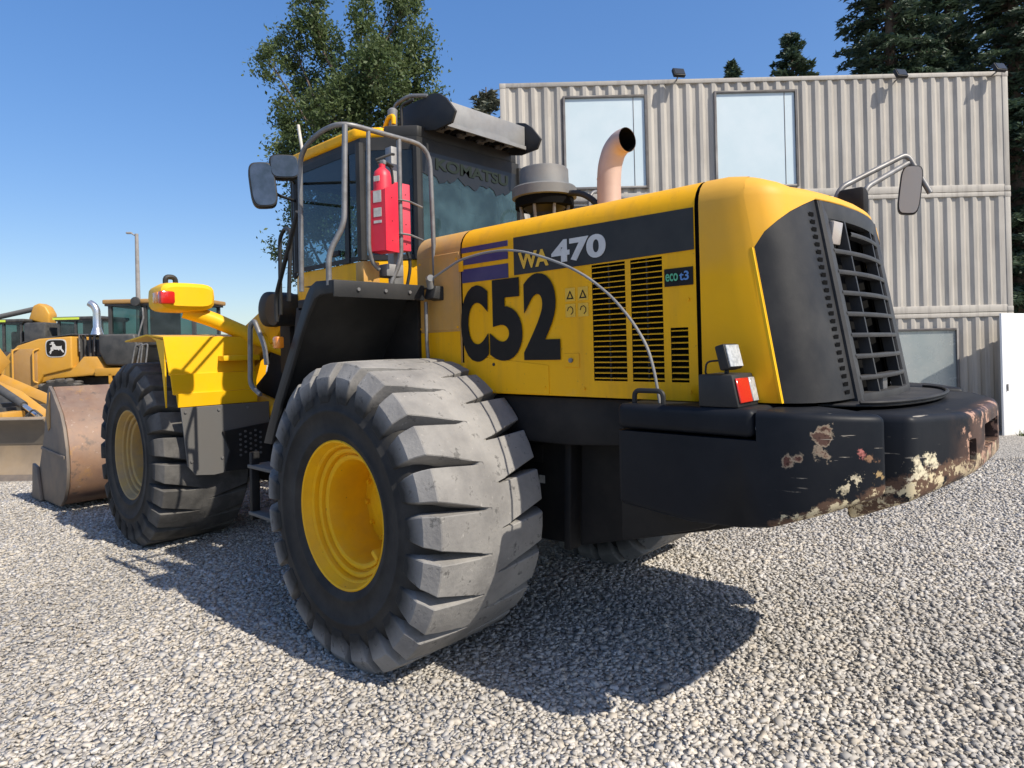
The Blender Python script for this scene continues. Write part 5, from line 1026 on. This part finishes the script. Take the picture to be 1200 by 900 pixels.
# ================================================================== TREES
def leafmat(name, c, c2, tr=.35):
    m = bpy.data.materials.new(name); m.use_nodes = True; N = m.node_tree.nodes; L = m.node_tree.links; b = N['Principled BSDF']; out = N['Material Output']
    g_ = N.new('ShaderNodeNewGeometry'); nz = N.new('ShaderNodeTexNoise'); nz.inputs['Scale'].default_value = .9; nz.inputs['Detail'].default_value = 4; L.new(g_.outputs['Position'], nz.inputs['Vector'])
    mr = N.new('ShaderNodeMapRange'); mr.inputs[1].default_value = .35; mr.inputs[2].default_value = .65; L.new(nz.outputs['Fac'], mr.inputs[0])
    mx = N.new('ShaderNodeMix'); mx.data_type = 'RGBA'; L.new(mr.outputs[0], mx.inputs[0]); mx.inputs[6].default_value = (*c,1); mx.inputs[7].default_value = (*c2,1)
    L.new(mx.outputs[2], b.inputs['Base Color']); b.inputs['Roughness'].default_value = .55; sock(b,'Specular IOR Level').default_value = .35
    t = N.new('ShaderNodeBsdfTranslucent'); L.new(mx.outputs[2], t.inputs[0]); ms = N.new('ShaderNodeMixShader'); ms.inputs[0].default_value = tr
    L.new(b.outputs[0], ms.inputs[1]); L.new(t.outputs[0], ms.inputs[2]); L.new(ms.outputs[0], out.inputs[0]); return m
M['leaf'] = leafmat('broad_leaf', (.070,.110,.036), (.12,.155,.055)); M['needle'] = leafmat('needle', (.045,.075,.045), (.08,.115,.064), .25); M['needle_grey'] = leafmat('needle_grey', (.085,.095,.065), (.13,.13,.09), .15)
def quads(name, P, A, B, m, parent):
    n = len(P); v = np.stack([P-A-B*.15, P+B*.55, P+A+B*.1, P-B*.55], 1).reshape(-1,3).astype(np.float32); f = np.arange(n*4, dtype=np.int32)
    me = bpy.data.meshes.new(name); me.vertices.add(n*4); me.vertices.foreach_set('co', v.ravel()); me.loops.add(n*4); me.loops.foreach_set('vertex_index', f); me.polygons.add(n)
    me.polygons.foreach_set('loop_start', np.arange(0,n*4,4,dtype=np.int32)); me.polygons.foreach_set('loop_total', np.full(n,4,np.int32)); me.update(calc_edges=True); me.materials.append(M[m])
    return newobj(name, me, parent)
def unit(n): v = RNG.normal(size=(n,3)); return v/np.linalg.norm(v, axis=1, keepdims=True)
def broadleaf(px, V, blobs, lab, leaf=.11, dens=1.0):
    p = at(px, V, 0); p.z = float(gz(p.x,p.y)); e = empty('broadleaf_tree', p, RZ); tag(e, lab, 'tree')
    k = V/F_PX; tr = MB(); rr = random.Random(5); Ps = []
    blobs = [((bx-px)*k, (CAM.z-(by-hz(px))*k)-p.z, rx*k, ry*k) for bx,by,rx,ry in blobs]
    H_ = max(b[1] for b in blobs)*.82
    main = [(0,0,0),(.1,.1,H_*.25),(-.1,0,H_*.5),(.15,.1,H_*.75),(0,0,H_)]
    tr.tube(main, .2, 10, rs=[.30,.25,.19,.12,.04])
    for x, z, rx, rz in blobs:
        y = rr.uniform(-1,1)*max(1.0, (rx+.6)); z0 = max(1.8, z-rr.uniform(1.2,2.8)-abs(x)*.5)
        t = min(.98, z0/H_); c0 = Vector((0,0,z0)); c1 = Vector((x*.55,y*.5,(z0+z)/2-.2)); c2 = Vector((x,y,z+rz*.4))
        tr.tube([c0,c1,c2], .05, 6, rs=[.085,.05,.012])
        n = int(rx*rz*3200*dens); nt = max(8, int(n/46))
        tw = unit(nt)*(RNG.uniform(.25,1,(nt,1))**.45)*np.array([rx,max(.7,rx*.9),rz])+np.array([x,y,z])
        for q in range(0, nt, 3): tr.tube([c1*.4+c2*.6, Vector(tw[q])], .008, 4, cap=False)
        own = RNG.integers(0, nt, n); s = RNG.uniform(.08,.25,nt)[own][:,None]
        Ps.append(tw[own]+RNG.normal(size=(n,3))*s*np.array([1,1,1.15]))
    P = np.concatenate(Ps); n = len(P); A = unit(n); Bv = np.cross(A, unit(n)); sz = RNG.uniform(.6,1.25,(n,1))*leaf
    tr.obj('trunk', 'bark', e, fix=False); quads('crown', P, A*sz, Bv*sz, 'leaf', e); return e
broadleaf(412, 24, [(bx+9,by,rx*.92,ry) for bx,by,rx,ry in [(360,8,20,48),(380,45,20,30),(335,48,24,26),(326,88,16,18),(350,92,30,28),(388,112,34,34),(334,132,24,20),(356,162,30,28),(402,150,38,32),(430,45,15,45),(446,72,34,44),(462,8,14,42),(480,10,14,34),(456,112,40,34),(494,78,20,40),(500,112,16,26),(422,102,34,34),(480,125,30,25),(345,190,24,24),(376,205,30,30),(334,255,12,22),(352,300,10,22),(326,292,8,10),(360,242,22,28),(402,205,38,40),(452,165,40,30),(440,225,40,35),(400,270,40,35),(345,318,8,20)]],
          'tall leafy broadleaf tree with uneven peaks rising behind the cab', .082, 1.0)
def conifer(px, V, ytop, rmax, base_r, lab, m='needle', hfull=None, seed=1, droop=.25, grp='conifers behind the containers'):
    p = at(px, V, 0); p.z = float(gz(p.x,p.y)); e = empty('conifer_tree', p, RZ); tag(e, lab, 'tree', grp)
    k = V/F_PX; top = CAM.z-(ytop-hz(px))*k-p.z; rr = np.random.default_rng(seed); tr = MB(); tr.tube([(0,0,0),(0,0,top*.6),(0,0,top)], .2, 8, rs=[base_r,base_r*.5,.02])
    P = []; A = []; Bv = []; z = 2.5
    while z < top-.1:
        f = (top-z)/top; rl = min(rmax, rmax*(f*1.9)**.85+.12)
        for j in range(int(5+4*f)):
            a = rr.uniform(0,2*PI); ln = rl*rr.uniform(.55,1.12); tip = np.array([math.cos(a)*ln, math.sin(a)*ln, z+ln*(.18-droop*rr.uniform(.3,1.6))]); o = np.array([0,0,z+.12*ln])
            tr.tube([Vector(o), Vector((o*.45+tip*.55)+np.array([0,0,.08*ln])), Vector(tip)], .012, 4, rs=[.03+.012*ln,.018,.006], cap=False)
            d = (tip-o)/np.linalg.norm(tip-o); side = np.array([-d[1],d[0],0]); side /= np.linalg.norm(side)+1e-6
            n = int(70*ln+14); t = rr.uniform(.12,1.03,n)**.8; w = (1.05-t)*ln*.42+.10; sd = rr.uniform(-1,1,n)
            q = o+(tip-o)*t[:,None]+side*(sd*w)[:,None]+np.array([0,0,1])*(.08*ln*(1-(2*t-1)**2)+rr.normal(size=n)*.05-abs(sd)*w*.25)[:,None]
            dirs = d*.6+side*np.sign(sd)[:,None]*.8+rr.normal(size=(n,3))*.35; dirs /= np.linalg.norm(dirs,axis=1,keepdims=True)
            wd = np.cross(dirs, rr.normal(size=(n,3))); wd /= np.linalg.norm(wd,axis=1,keepdims=True)
            P.append(q); A.append(dirs*rr.uniform(.09,.19,(n,1))); Bv.append(wd*rr.uniform(.05,.10,(n,1)))
        z += .20+.16*f
    tr.obj('trunk', 'bark', e, fix=False); quads('crown', np.concatenate(P), np.concatenate(A), np.concatenate(Bv), m, e); return e
conifer(1052, 23, -215, 2.0, .32, 'tall dark conifer, full and broad, standing behind the second pale window container end', seed=2)
conifer(1120, 25, -150, 1.7, .28, 'tall conifer between the broad dark conifer and the container corner post', seed=3)
conifer(1196, 22, -220, 2.1, .30, 'tall dark conifer hanging over the right end of the containers', seed=4)
conifer(936, 27, 36, 2.6, .20, 'small pointed conifer peeping over the containers by itself', seed=5, droop=-.1)
conifer(866, 30, 72, 2.4, .16, 'tip of a conifer barely showing above the container roof', seed=6, droop=-.1)
conifer(577, 22, 102, 2.2, .16, 'greyish conifer top between the roof unit and the container corner', 'needle_grey', seed=7, droop=-.2)
